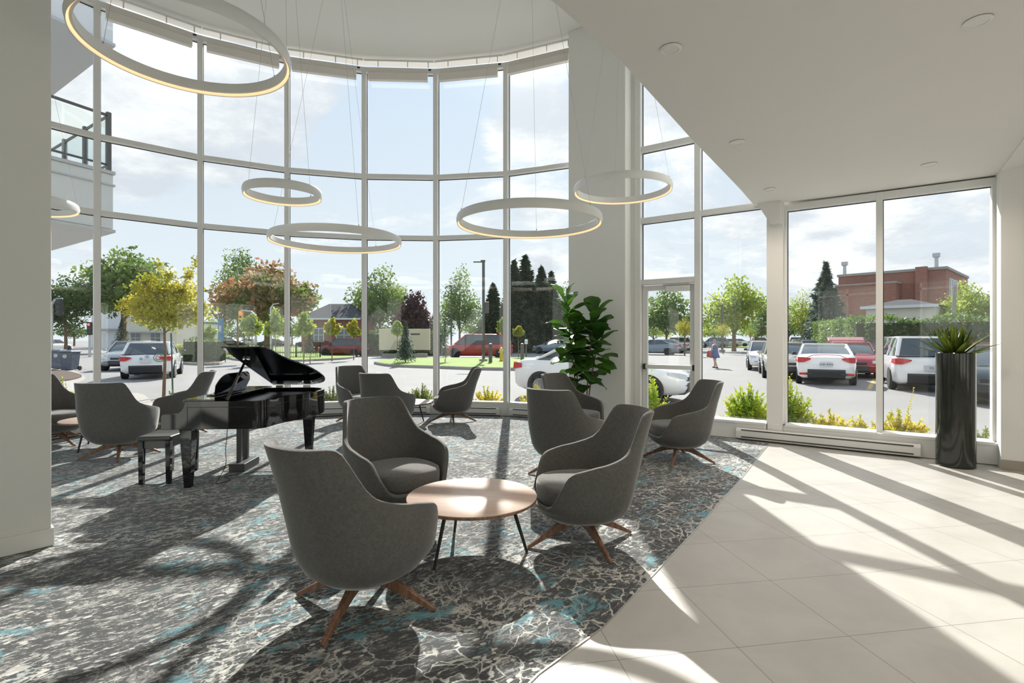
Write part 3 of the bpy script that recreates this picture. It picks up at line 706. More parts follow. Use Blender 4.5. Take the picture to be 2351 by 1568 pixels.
# legs and lyre
for (u, v) in ((.21, .10), (.21, VW - .10), (1.05, 1.17)):
    m = MB(); m.loft([[(u + sx * w, v + sy * w, z) for sx, sy in ((-1, -1), (1, -1), (1, 1), (-1, 1))] for z, w in ((0, .031), (.06, .033), (.50, .056), (ZB - .02, .058), (ZB, .062))]); m.build('leg', M_BLACK, pt, bevel=.003)
ly = MB(); LX, LY0 = .40, .72
for v_ in (.79, .96):
    m = MB(); m.box((LX, v_, .335), (.05, .045, .53)); m.build('lyre_post', M_SATIN, pt, bevel=.002, label='dark grey pedal lyre post')
m = MB(); m.box((LX + .02, .87, .045), (.17, .40, .085)); pbx = m.build('pedal_box', M_SATIN, pt, bevel=.003, label='dark grey pedal box')
for v_ in (.78, .87, .96):
    m = MB(); m.box((LX - .10, v_, .035), (.09, .02, .012)); m.build('pedal', M_BRASS, pbx, bevel=.003, label='brass pedal')
# mains lead
def loc(u, v, z): return Vector((-3.43, 5.08, 0)) + Vector((u * math.cos(PA) - v * math.sin(PA), u * math.sin(PA) + v * math.cos(PA), z))
cb = at(490, 1118); 
pts = [loc(.40, .5, .60), loc(.41, .47, .45), loc(.40, .46, .30), loc(.43, .40, .16), loc(.42, .30, .06), Vector((cb.x, cb.y + .05, .016)), Vector((cb.x + .05, cb.y + .22, .013)), at(515, 1095, .013), at(555, 1088, .013), at(600, 1083, .013), at(645, 1084, .013), at(675, 1080, .013)]
def smoothpts(P, n=6):
    out = []
    for i in range(len(P) - 1):
        p0 = P[max(i - 1, 0)]; p1 = P[i]; p2 = P[i + 1]; p3 = P[min(i + 2, len(P) - 1)]
        for k in range(n):
            t = k / n; out.append(.5 * ((2 * p1) + (p2 - p0) * t + (2 * p0 - 5 * p1 + 4 * p2 - p3) * t * t + (3 * p1 - p0 - 3 * p2 + p3) * t ** 3))
    return out + [P[-1]]
m = MB(); m.tube(smoothpts(pts), .0035, 6); tag(m.build('power_cord', M_GASKET, smooth=True), 'thin black cord hanging from the piano and trailing over the carpet', 'cord')

# bench
bt = thing('piano_bench', 'small black piano bench with a padded seat, left of the piano', 'bench', (-3.665, 5.58, .008), math.radians(6))
m = MB(); m.box((0, 0, .465), (.33, .62, .05)); m.build('seat_pad', PM('dark vinyl seat', (.05, .05, .052, 1), .28, bump=(60, .1)), bt, smooth=True, bevel=.02, bseg=4)
m = MB(); m.box((0, 0, .405), (.27, .56, .085)); m.build('apron', M_SATIN, bt, bevel=.003)
for sx in (-1, 1):
    for sy in (-1, 1):
        m = MB(); m.loft([[(sx * .13 + a * w, sy * .275 + b * w, z) for a, b in ((-1, -1), (1, -1), (1, 1), (-1, 1))] for z, w in ((0, .020), (.44, .025))]); m.build('leg', M_BLACK, bt, bevel=.002)

# ---------------------------------------------------------------- ring pendants
def ring(px, Y, R_, zb, label, hb=.10, tk=.045, bulge=.012):
    X = px * Y
    t = thing('ring_pendant', label, 'pendant lamp', (X, Y, zb), 0, 'white ring pendants')
    m = MB()
    prof = [(R_ - tk, .024), (R_ - tk + .002, hb - .004), (R_ - tk + .006, hb), (R_ - .01, hb), (R_ - .002, hb - .012), (R_ + bulge * .5, hb * .5), (R_ - .002, .012), (R_ - .005, .0), (R_ - .010, .0), (R_ - .011, .034), (R_ - .026, .034), (R_ - .026, .021), (R_ - tk + .003, .021), (R_ - tk, .024)]
    n = 128; vs = []; k = len(prof)
    for r, z in prof:
        for i in range(n): w = 2 * PI * i / n; vs.append((r * math.cos(w), r * math.sin(w), z))
    m.add(vs, [(a * n + i, a * n + (i + 1) % n, (a + 1) * n + (i + 1) % n, (a + 1) * n + i) for a in range(k - 1) for i in range(n)])
    m.build('ring_body', M_RING, t, smooth=True, sharp=40)
    m = MB(); vs = []
    for r, z in ((R_ - .025, .033), (R_ - .015, .033), (R_ - .012, .006), (R_ - .0112, .004)):
        for i in range(n): w = 2 * PI * i / n; vs.append((r * math.cos(w), r * math.sin(w), z))
    m.add(vs, [(a * n + i, a * n + (i + 1) % n, (a + 1) * n + (i + 1) % n, (a + 1) * n + i) for a in range(3) for i in range(n)])
    m.build('led_diffuser', M_LED, t, smooth=True)
    H_ = ZHI - zb
    m = MB(); m.lathe([(.001, H_ - .03), (.06, H_ - .03), (.062, H_ - .001), (.001, H_ - .001)], 24); m.build('ceiling_canopy', M_RING, t, smooth=True)
    for a in (200, 320, 80):
        a = math.radians(a + px * 40); m = MB(); rr = R_ - tk * .5
        m.tube([(rr * math.cos(a), rr * math.sin(a), hb), (.03 * math.cos(a), .03 * math.sin(a), H_ - .03)], .0016, 5); m.tube([(rr * math.cos(a), rr * math.sin(a), hb - .01), (rr * math.cos(a), rr * math.sin(a), hb + .02)], .006, 8)
        m.build('suspension_wire', M_CHROME, t)
    return t
ring(math.tan(math.radians(-31.9)), 3.8, .69, 3.57, 'largest-looking white ring pendant at the top left, closest to the camera')
ring(-.44, 5.84, .41, 3.07, 'small white ring pendant above the larger ring over the piano')
ring(-.952, 6.85, .64, 3.22, 'white ring pendant cut off by the foreground wall at left', )
ring(-.337, 7.16, .87, 2.79, 'wide flat white ring pendant hanging lowest, left of centre')
ring(.033, 5.85, .81, 2.76, 'large white ring pendant right of centre, partly in front of the white pier')
ring(.2122, 6.93, .64, 3.43, 'medium white ring pendant in front of the pier beside the door glazing')

# ---------------------------------------------------------------- tall planter with a spiky plant
pl = thing('tall_planter', 'tall glossy charcoal cylinder planter in front of the right-hand window', 'planter', (5.19, 6.09, 0))
m = MB(); Rp = .185; m.lathe([(.001, .0), (Rp - .008, .0), (Rp, .012), (Rp, 1.318), (Rp - .006, 1.325), (Rp - .018, 1.32), (Rp - .02, 1.24), (.001, 1.24)], 96); m.build('pot', M_PLANT, pl, smooth=True, sharp=30)
m = MB(); m.lathe([(Rp - .021, 1.24), (.10, 1.262), (.001, 1.27)], 40); m.build('soil', M_SOIL, pl, smooth=True)
ag = thing('spiky_plant', 'spiky green agave-like plant growing out of the tall charcoal planter', 'plant', (5.19, 6.09, 1.262))
M_AG = leaf_mat('agave blades', (.10, .16, .03, 1), (.30, .36, .05, 1), .4, 6, .4)
rnd = random.Random(3); m = MB()
for i in range(40):
    a = i * 2.39996; q = i / 39.0; el = math.radians(22 + 62 * q ** .8 + rnd.uniform(-5, 5)); Ln = rnd.uniform(.40, .48) * (1 - .12 * q); W_ = rnd.uniform(.022, .030)
    d = Vector((math.cos(a) * math.cos(el), math.sin(a) * math.cos(el), math.sin(el))); sd = Vector((-math.sin(a), math.cos(a), 0)); up = d.cross(sd) * -1
    prev = None; rr = []
    for k in range(9):
        t = k / 8; droop = -.20 * t * t * math.cos(el) + .04 * t
        p = d * Ln * t + Vector((0, 0, droop * Ln + .0)) + Vector((math.cos(a), math.sin(a), 0)) * .015
        w = W_ * (.75 + .9 * t * (1 - t) * 2.2) * (1 - t ** 3.0) + .0008
        rr.append([p - sd * w + up * w * .35, p, p + sd * w + up * w * .35, p + up * (-.0025)])
    m.loft([[tuple(v) for v in r] for r in rr], cap=False)
m.build('blades', M_AG, ag, smooth=True, sharp=0)
m = MB(); m.tube([(0, 0, -.02), (0, 0, .07)], [.045, .025], 12); m.build('stem', PM('agave stem', (.16, .15, .05, 1), .7), ag)

# ---------------------------------------------------------------- fiddle leaf fig
fx, fy = 1.13, 8.42
fp = thing('plant_pot', 'round plant pot of the fiddle leaf fig, hidden behind the chairs by the pier', 'pot', (fx, fy, .008))
m = MB(); m.lathe([(.001, 0), (.13, 0), (.17, .30), (.175, .31), (.16, .31), (.155, .27), (.001, .27)], 40); m.build('pot_body', PM('white ceramic pot', (.6, .6, .57, 1), .3), fp, smooth=True)
m = MB(); m.lathe([(.154, .271), (.001, .285)], 30); m.build('soil', M_SOIL, fp, smooth=True)
fg = thing('fiddle_leaf_fig', 'fiddle leaf fig with big dark green leaves on thin stems beside the white pier', 'plant', (fx, fy, .29))
M_FIG = leaf_mat('fig leaves', (.028, .085, .016, 1), (.085, .20, .025, 1), .38, 3, .35)
M_BARK = PM('brown bark', (.20, .13, .08, 1), .85, noise=(30, .4), bump=(60, .5))
def fig_leaf(m, base, d, L_, roll):
    d = d.normalized(); sd = d.cross(Vector((0, 0, 1)));
    if sd.length < .1: sd = Vector((1, 0, 0))
    sd.normalize(); up = sd.cross(d); sd = sd * math.cos(roll) + up * math.sin(roll); up = sd.cross(d)
    rows = []
    for k in range(9):
        t = k / 8; w = L_ * .42 * (interp(t, [(0, .05), (.12, .42), (.3, .62), (.42, .60), (.65, 1.0), (.82, .98), (.95, .62), (1, .12)]))
        c_ = base + d * (L_ * (.08 + t)) + up * (-.30 * L_ * t * t)
        row = []
        for s_ in (-1, -.5, 0, .5, 1):
            row.append(tuple(c_ + sd * (w * s_) + up * (abs(s_) * w * .28 + .010 * math.sin(9 * t + s_ * 4))))
        rows.append(row)
    m.loft(rows, cap=False, closed=False); m.tube([base, base + d * L_ * .1], .004, 5)
stems = [((-.07, -.02), (-.25, -.05), 1.80), ((-.04, .02), (-.11, .04), 1.32), ((.05, -.01), (.19, -.05), 1.58), ((.09, .03), (.25, .0), 1.22)]
rnd = random.Random(11); lf = MB()
for si, (b_, tp, hh) in enumerate(stems):
    P_ = []
    for k in range(8):
        t = k / 7; P_.append(Vector((b_[0] + (tp[0] - b_[0]) * t + .012 * math.sin(5 * t + si), b_[1] + (tp[1] - b_[1]) * t, -.03 + hh * t)))
    m = MB(); m.tube(P_, [.013, .012, .011, .010, .009, .008, .007, .005], 8); m.build('stem', M_BARK, fg, smooth=True)
    nl = 27 if si in (0, 2) else 18
    for k in range(nl):
        t = .38 + .62 * (k / (nl - 1)) ** .9; z = -.03 + hh * t; i_ = min(6, int(t * 7)); p = P_[i_].lerp(P_[i_ + 1], t * 7 - i_)
        a = k * 2.4 + si * 1.3 + rnd.uniform(-.3, .3); el = math.radians(interp(k / (nl - 1), [(0, -12), (.6, 18), (.85, 48), (1, 75)]) + rnd.uniform(-10, 10))
        fig_leaf(lf, p, Vector((math.cos(a) * math.cos(el), math.sin(a) * math.cos(el) * .8, math.sin(el))), rnd.uniform(.29, .38) * (1.0 if k > 2 else .8), rnd.uniform(-.5, .5))
lf.build('foliage', M_FIG, fg, smooth=True, sharp=0)
# ================================================================ outside
def E(px, py): return at(px, py, GZ)
def Ez(px, py, Y): return CAMZ + (HY - py) * Y / F           # height of a point seen at row py, Y metres ahead
def EX(px, Y): return (px - CX) * Y / F
M_ASPH = PM('sun-bleached asphalt', (.27, .258, .25, 1), .9, noise=(.5, .10), bump=(40, .3))
M_CONC = PM('concrete', (.36, .335, .30, 1), .85, noise=(3, .12))
M_GRASS = PM('mown grass', (.20, .29, .035, 1), .9, noise=(.8, .3), bump=(30, .6))
M_YEL = PM('yellow road paint', (.62, .42, .16, 1), .8, noise=(8, .2))
m = MB(); m.box((0, 90, GZ - .06), (420, 420, .12)); struct(m.build('ground', M_ASPH))
def patch(name, pts, z0, z1, mat, label, cat, curb=None):
    m = MB(); m.prism([(p.x, p.y) for p in pts], z0, z1); o = m.build(name, mat); tag(o, label, cat); return o
def curb(pts, label, w=.15, h=.15, closed=False):
    m = MB(); P = [Vector((p.x, p.y)) for p in pts]
    if closed: P.append(P[0])
    for a, b in zip(P[:-1], P[1:]):
        m.wallseg(a - (b - a).normalized() * w * .5, b + (b - a).normalized() * w * .5, -w / 2, w / 2, GZ - .01, GZ + h)
    tag(m.build('curb', M_CONC, bevel=.02), label, 'curb')
def arcpts(P, n=5): return [Vector(p) for p in smoothpts([Vector((q.x, q.y, 0)) for q in P], n)]
# planting bed that follows the building, with concrete edge
M_SOILB = PM('mulch bed', (.10, .065, .045, 1), .95, noise=(12, .5), bump=(30, .8))
bed = [arc_deg(a) + (arc_deg(a) - CC).normalized() * .13 for a in range(178, 60, -6)] + [wall_px(1475) + WN * .2, wall_px(2300) + WN * .2, wall_px(2300) + WN * 1.25, wall_px(1640) + WN * 1.25] + [arc_deg(a) + (arc_deg(a) - CC).normalized() * 1.15 for a in range(64, 180, 6)]
m = MB(); m.prism(bed, GZ, GZ + .06); struct(m.build('planting_bed', M_SOILB))
# grass islands
isl = arcpts([E(862, 836), E(905, 828), E(1010, 826), E(1130, 825), E(1260, 826), E(1330, 836), E(1335, 850), E(1230, 851), E(1110, 850), E(1000, 846), E(900, 842), E(862, 836)])
patch('grass_island', isl, GZ, GZ + .16, M_GRASS, 'low sunlit grass island with the lamp post and hydrant in the parking lot', 'lawn')
curb(isl, 'pale concrete curb around the grass island with the hydrant', closed=True)
lawn = arcpts([E(497, 812), E(520, 806), E(610, 802.5), E(700, 802.5), E(780, 806), E(812, 818), E(800, 824), E(740, 828), E(640, 831), E(540, 827), E(497, 812)])
patch('lawn', lawn, GZ, GZ + .14, M_GRASS, 'bright lawn with young trees behind the open piano lid', 'lawn')
curb(lawn, 'concrete curb around the lawn behind the piano lid', closed=True)
far = [E(240, 797), E(700, 797), E(700, 793.5), E(240, 793.5)]
patch('lawn', far, GZ, GZ + .08, M_GRASS, 'far strip of grass across the street at left', 'lawn')
patch('lawn', [E(1640, 799), E(1790, 799), E(1790, 795), E(1640, 795)], GZ, GZ + .1, M_GRASS, 'narrow grass verge beyond the parked cars, seen through the tall window', 'lawn')
walk = arcpts([E(60, 822), E(120, 842), E(165, 850), E(196, 868), E(176, 884), E(235, 905), E(330, 908), E(350, 1000), E(60, 1000), E(60, 822)])
patch('sidewalk', [p for p in walk], GZ, GZ + .03, PM('pale sidewalk', (.38, .35, .32, 1), .85, noise=(2, .06)), 'pale curving concrete walk outside the far left window', 'sidewalk')
patch('mulch_bed', arcpts([E(60, 855), E(130, 852), E(175, 860), E(186, 868), E(140, 878), E(60, 880), E(60, 855)]), GZ + .03, GZ + .08, M_SOILB, 'small brown mulch bed on the walk at far left', 'flower bed')
hb = arcpts([E(398, 832), E(430, 822), E(500, 820), E(514, 830), E(500, 838), E(440, 838), E(398, 832)])
patch('flower_bed', hb, GZ, GZ + .12, M_SOILB, 'curbed flower bed holding the hydrangeas behind the white hatchback', 'flower bed'); curb(hb, 'curb around the hydrangea bed', closed=True)
for a, b, l in ((E(2010, 865), E(1995, 894), 'yellow parking line between the white coupe and the white suv'), (E(2170, 900), E(2300, 925), 'yellow parking line beside the far right grey car')):
    m = MB(); m.wallseg(a, b, -.06, .06, GZ, GZ + .004); tag(m.build('parking_line', M_YEL), l, 'road marking')

# ---------------------------------------------------------------- vegetation
def leaves(n, blobs, size, rnd, squash=.55, shell=.55, up=.0):
    """leaf quads scattered through overlapping crowns; returns vertices and faces"""
    V = []; Fc = []
    W_ = [b[3] * b[4] * b[5] for b in blobs]; tot = sum(W_)
    for b, w in zip(blobs, W_):
        k = max(8, int(n * w / tot))
        d = rnd.normal(size=(k, 3)); d /= np.linalg.norm(d, axis=1)[:, None]
        r = shell + (1 - shell) * rnd.random(k); r *= (1 + .18 * np.sin(d[:, 0] * 7 + b[0]) * np.sin(d[:, 1] * 6) + .12 * np.sin(d[:, 2] * 9 + b[1]))
        c = d * r[:, None] * np.array(b[3:6]) + np.array(b[:3])
        a = rnd.normal(size=(k, 3)); a /= np.linalg.norm(a, axis=1)[:, None]
        q = np.cross(a, rnd.normal(size=(k, 3))); q /= np.linalg.norm(q, axis=1)[:, None]
        s = size * (.6 + .8 * rnd.random(k))[:, None]
        o = len(V) * 0
        P = np.stack([c - a * s, c + q * s * squash, c + a * s, c - q * s * squash], 1).reshape(-1, 3)
        base = sum(len(x) for x in V); V.append(P)
        Fc.append(np.arange(k * 4).reshape(-1, 4) + base)
    return np.concatenate(V), np.concatenate(Fc)
def leaf_obj(name, V, Fc, mat, parent=None):
    me = bpy.data.meshes.new(name); me.from_pydata(V.tolist(), [], Fc.tolist()); me.update(); return link(name, me, mat, parent)
LM = {
 'dark': leaf_mat('dark green foliage', (.05, .10, .03, 1), (.15, .24, .06, 1), .40, .35),
 'green': leaf_mat('green foliage', (.10, .18, .05, 1), (.26, .36, .09, 1), .45, .35),
 'lime': leaf_mat('lime foliage', (.26, .36, .06, 1), (.46, .54, .08, 1), .5, .5),
 'yellow': leaf_mat('yellow green foliage', (.30, .33, .03, 1), (.52, .46, .04, 1), .5, .8),
 'autumn': leaf_mat('green and rust foliage', (.16, .24, .06, 1), (.52, .22, .12, 1), .45, .22),
 'plum': leaf_mat('plum foliage', (.035, .015, .022, 1), (.10, .045, .055, 1), .35, .5),
 'fir': leaf_mat('fir needles', (.030, .055, .025, 1), (.075, .11, .06, 1), .3, .5),
 'blue': leaf_mat('blue spruce needles', (.085, .12, .09, 1), (.19, .24, .19, 1), .3, .6),
 'gold': leaf_mat('gold juniper sprays', (.48, .46, .04, 1), (.80, .66, .07, 1), .5, 2.5),
 'sage': leaf_mat('grey green juniper sprays', (.16, .22, .07, 1), (.36, .40, .13, 1), .5, 2.5),
 'bright': leaf_mat('bright shrub leaves', (.28, .42, .03, 1), (.58, .62, .05, 1), .5, 2.5),
}
SEED = [100]
def tree(name, px, base, Y, top, bot, wpx, kind, label, cat='tree', n=5200, size=None, group=None, nb=9, trunk=.18, see=.35, shape=None):
    """px: column of the trunk; top / bot: rows of the crown's top and underside; wpx: crown width in columns; Y: distance"""
    SEED[0] += 1; rnd = np.random.default_rng(SEED[0])
    X = EX(px, Y); zt = Ez(px, top, Y); zb = Ez(px, bot, Y); R_ = wpx * Y / F / 2; hz = (zt - zb) / 2; zc = (zt + zb) / 2 - GZ
    t = thing(name, label, cat, (X, Y, GZ), 0, group)
    m = MB(); tr = max(.03, trunk); m.tube([(0, 0, 0), (.1 * tr, .05, (zc - hz) * .7), (0, 0, zc - hz * .2), (.05, 0, zc + hz * .5)], [tr, tr * .8, tr * .55, tr * .15], 8)
    for k in range(6):
        a = k * 2.1 + rnd.random(); z0 = zc - hz * (.9 - .16 * k); m.tube([(0, 0, max(z0, .3)), (math.cos(a) * R_ * .35, math.sin(a) * R_ * .35, z0 + hz * .45), (math.cos(a) * R_ * .7, math.sin(a) * R_ * .7, z0 + hz * .75)], [tr * .4, tr * .22, tr * .06], 5)
    m.build('trunk', M_BARK, t, smooth=True)
    B = []
    if shape: B = [(x * R_, y * R_, zc + z * hz, rx * R_, ry * R_, rz * hz) for x, y, z, rx, ry, rz in shape]
    else:
        B.append((0, 0, zc - hz * .1, R_ * .72, R_ * .72, hz * .75))
        for k in range(nb):
            a = k * 2 * PI / nb + rnd.random() * .6; q = .45 + .2 * rnd.random(); zz = (rnd.random() * 1.3 - .75)
            rr = (.52 - .16 * abs(zz)); B.append((math.cos(a) * R_ * q * (1 - .35 * max(0, zz)), math.sin(a) * R_ * q, zc + hz * zz * .62, R_ * rr, R_ * rr, hz * rr * .9))
        B.append((R_ * .08, 0, zc + hz * .62, R_ * .42, R_ * .42, hz * .38))
    V, Fc = leaves(n, B, size or R_ * .048, rnd, shell=see)
    leaf_obj('crown', V, Fc, LM[kind], t)
    return t
def conifer(name, px, Y, top, bot, wpx, kind, label, n=6000, cat='tree', group=None, base=None, droop=.25):
    SEED[0] += 1; rnd = np.random.default_rng(SEED[0])
    X = EX(px, Y); zt = Ez(px, top, Y) - GZ; zb = max(.1, Ez(px, bot, Y) - GZ); R_ = wpx * Y / F / 2
    t = thing(name, label, cat, (X, Y, GZ), 0, group)
    m = MB(); m.tube([(0, 0, 0), (0, 0, zt * .98)], [max(.025, R_ * .07), .01], 8); m.build('trunk', M_BARK, t, smooth=True)
    lv = max(16, int((zt - zb) / (R_ * .13))); V = []; Fs = []; b0 = 0
    for k in range(lv):
        q = k / (lv - 1); z0 = zb + (zt - zb) * q; rad = R_ * (1 - q) ** .85 * (.88 + .22 * rnd.random()) + R_ * .03; nbr = max(4, int(8 * (1 - q) + 4))
        for j in range(nbr):
            a = 2 * PI * j / nbr + rnd.random() * .5; rl = rad * (.8 + .35 * rnd.random()); kk = max(3, int(n / lv / nbr * (.4 + 1.2 * (1 - q))))
            tt = .12 + .88 * rnd.random(kk); L_ = rl * tt
            c = np.stack([np.cos(a) * L_, np.sin(a) * L_, z0 - droop * rl * tt ** 1.3 + .10 * rl * tt ** 3 + rnd.normal(size=kk) * (rad * .06 + R_ * .04)], 1)
            sd = np.array([-math.sin(a), math.cos(a), 0]); o_ = np.array([math.cos(a), math.sin(a), -.1]); c += sd[None] * (rnd.normal(size=kk) * .13 * rl * (1.1 - tt))[:, None]
            s = R_ * .11 * (.6 + .8 * rnd.random(kk))[:, None]; dr = o_[None] + rnd.normal(size=(kk, 3)) * .55; dr /= np.linalg.norm(dr, axis=1)[:, None]
            q2 = np.cross(dr, rnd.normal(size=(kk, 3))); q2 /= np.linalg.norm(q2, axis=1)[:, None]
            P = np.stack([c - dr * s, c + q2 * s * .35, c + dr * s * 1.2, c - q2 * s * .35], 1).reshape(-1, 3); V.append(P); Fs.append(np.arange(len(P)).reshape(-1, 4) + b0); b0 += len(P)
    leaf_obj('foliage', np.concatenate(V), np.concatenate(Fs), LM[kind], t); return t
def sprays(name, x, y, label, kind, h, w, n=26, leaf=.022, rz=0, lean=0.0, per=70, cat='shrub', group=None, z0=.0, flat=.55):
    """low shrub: arching shoots set with small leaves"""
    SEED[0] += 1; rnd = np.random.default_rng(SEED[0])
    t = thing(name, label, cat, (x, y, GZ + .05 + z0), rz, group); V = []; Fs = []; b0 = 0; m = MB()
    for k in range(n):
        a = rnd.random() * 2 * PI; q = rnd.random() ** .6; L_ = h * (.55 + .55 * rnd.random()); ex = math.cos(a) * w * q; ey = math.sin(a) * w * q * flat; ez = L_ * (1 - .45 * q)
        t_ = np.linspace(.15, 1, per) + rnd.normal(size=per) * .01
        c = np.stack([ex * t_ ** .9 + lean * t_, ey * t_ ** .9, ez * (t_ ** .8)], 1)
        s = leaf * (.7 + .6 * rnd.random(per)) * (1.15 - .5 * t_); dr = rnd.normal(size=(per, 3)); dr[:, 2] += .6; dr += np.array([ex, ey, ez]) / max(h, .1) * .8; dr /= np.linalg.norm(dr, axis=1)[:, None]
        c = c + dr * s[:, None] * 1.0; q2 = np.cross(dr, rnd.normal(size=(per, 3))); q2 /= np.linalg.norm(q2, axis=1)[:, None]; s = s[:, None]
        P = np.stack([c - dr * s, c + q2 * s * .42, c + dr * s * 1.1, c - q2 * s * .42], 1).reshape(-1, 3); V.append(P); Fs.append(np.arange(len(P)).reshape(-1, 4) + b0); b0 += len(P)
        m.tube([(0, 0, 0), (ex * .5, ey * .5, ez * .6), (ex, ey, ez)], [.006, .004, .002], 4)
    m.build('stems', M_BARK, t); leaf_obj('foliage', np.concatenate(V), np.concatenate(Fs), LM[kind], t); return t

# trees across the street and beyond the lot
T = tree
T('shade_tree', 150, 0, 52, 626, 782, 150, 'dark', 'dark green tree at the far left edge, behind the wheeled bins')
T('shade_tree', 283, 0, 58, 566, 745, 215, 'green', 'tall green tree behind the first window mullion and the young yellow tree', n=6000, trunk=.35)
T('shade_tree', 545, 0, 70, 573, 770, 120, 'green', 'tall green tree standing behind the rust-tinted maple', n=4500, shape=[(-.05, 0, .1, .75, .7, .85), (.2, 0, .65, .5, .5, .35), (-.4, 0, -.3, .55, .5, .6)])
T('maple_tree', 612, 0, 60, 597, 765, 235, 'autumn', 'broad maple with rust-red patches in its green crown', n=8000, trunk=.4)
T('shade_tree', 872, 0, 62, 602, 790, 150, 'green', 'leafy green tree to the right of the brick house', n=5500)
T('shade_tree', 1055, 0, 66, 608, 780, 120, 'green', 'leafy green tree behind the lamp post', n=4500)
T('plum_tree', 950, 0, 50, 664, 792, 115, 'plum', 'dark purple-leaved plum tree between two green trees', n=5000, size=.17)
for i, (px, tp, w, Y, l) in enumerate(((1132, 655, 75, 55, 'dark fir just right of the lamp post'), (1180, 603, 85, 57, 'tall dark fir, left of the pair by the pier'), (1206, 593, 95, 60, 'tallest dark fir behind the parked cars'), (1243, 618, 90, 58, 'dark fir right of the tallest one'), (1266, 627, 70, 62, 'slim dark fir close to the white pier'))):
    conifer('fir_tree', px, Y, tp, 786, w * 1.25, 'fir', l, group='dark firs behind the parked cars')
T('shade_tree', 1300, 0, 64, 640, 785, 90, 'dark', 'dark leafy tree cut off by the white pier', n=3000)
T('willow_tree', 1685, 0, 62, 632, 780, 165, 'lime', 'airy light green willow seen through the tall window right of the door', n=5200, trunk=.3, see=.3)
T('shade_tree', 1530, 0, 66, 655, 782, 150, 'green', 'green tree seen through the glass door', n=4500)
T('ornamental_tree', 1572, 0, 47, 725, 778, 48, 'yellow', 'round yellow-green tree behind the cars seen through the door', n=2200, trunk=.08)
T('shade_tree', 1765, 0, 66, 668, 785, 95, 'green', 'green tree partly behind the pier between the windows', n=3500)
T('shade_tree', 1842, 0, 60, 662, 785, 90, 'lime', 'yellowish green tree left of the blue spruce', n=3500)
conifer('blue_spruce', 1896, 42, 608, 790, 105, 'blue', 'tall blue-green spruce left of the brick building', n=6000)
T('shade_tree', 2212, 0, 38, 643, 770, 130, 'lime', 'yellow-green tree behind the hedge at far right', n=5000)
T('plum_tree', 1749, 0, 55, 735, 778, 24, 'plum', 'little purple tree beyond the grass verge', n=1200, trunk=.06)
T('ornamental_tree', 1660, 0, 52, 740, 780, 40, 'yellow', 'small yellow-green tree behind the woman', n=1500, trunk=.06)
T('ornamental_tree', 1723, 0, 52, 742, 782, 28, 'lime', 'small pale green tree left of the purple one', n=1200, trunk=.05)
# young street trees
for px, tp, bt, w, Y, l in ((578, 718, 778, 48, 33, 'young lime-green tree beside the traffic light'), (632, 706, 782, 50, 32, 'young lime-green tree left of the third mullion'), (762, 729, 776, 34, 36, 'young yellow-green tree in front of the brick house wall'), (812, 732, 778, 28, 38, 'young yellow-green tree at the right corner of the brick house'), (697, 716, 782, 38, 30, 'young pale green tree right of the third mullion'), (912, 735, 778, 26, 40, 'young tree beside the beige sign'), (1152, 728, 774, 26, 42, 'slim young tree beside the lamp post'), (1190, 748, 776, 24, 40, 'little golden young tree behind the white cars'), (480, 745, 790, 34, 42, 'young green tree left of the blue pylon')):
    T('young_tree', px, 0, Y, tp, bt, w * 1.15, 'yellow' if 'yellow' in l or 'gold' in l else 'lime', l, n=900, trunk=.035, size=.13, see=.15, nb=5, group='young street trees')
T('birch_like_tree', 376, 0, 14.2, 612, 775, 205, 'yellow', 'young yellow-leaved tree close to the window, with a stake beside it', n=7000, size=.052, trunk=.045, see=.05, shape=[(.72, 0, 1.15, .10, .15, .30), (-.1, 0, 1.05, .12, .15, .2), (0, 0, -.35, .75, .7, .5), (-.45, 0, -.1, .5, .5, .42), (.5, .1, -.25, .48, .5, .5), (-.1, 0, .35, .6, .5, .4), (.35, 0, .3, .5, .4, .4), (.55, 0, .75, .2, .2, .3), (-.35, .0, .55, .3, .3, .3), (.1, 0, .8, .2, .2, .2), (.9, 0, -.1, .16, .2, .3), (-.85, 0, .0, .2, .2, .2)])
sp = Vector((EX(397, 14.0), 14.0, GZ)); m = MB(); m.tube([(sp.x, sp.y, GZ), (sp.x - .05, sp.y, 1.62)], .02, 6); sk = m.build('tree_stake', PM('green stake', (.06, .12, .08, 1), .6)); tag(sk, 'thin dark green stake supporting the young yellow tree', 'stake')
m = MB(); m.tube([(EX(376, 14.2), 14.15, .95), (sp.x - .03, sp.y, .96)], .008, 5); m.build('tie', M_GASKET, sk)
# small spruces on the island
conifer('young_spruce', 931, 31.5, 740, 822, 48, 'blue', 'small blue spruce at the left end of the grass island', n=2600)
conifer('young_spruce', 1022, 31.5, 736, 818, 26, 'blue', 'narrow young spruce on the grass island beside the mullion', n=2200)
conifer('young_spruce', 280, 48, 732, 788, 34, 'fir', 'small dark spruce in front of the white buildings at left', n=1600)
conifer('young_spruce', 712, 33, 760, 808, 30, 'fir', 'small spruce on the lawn in front of the brick house', n=1500)
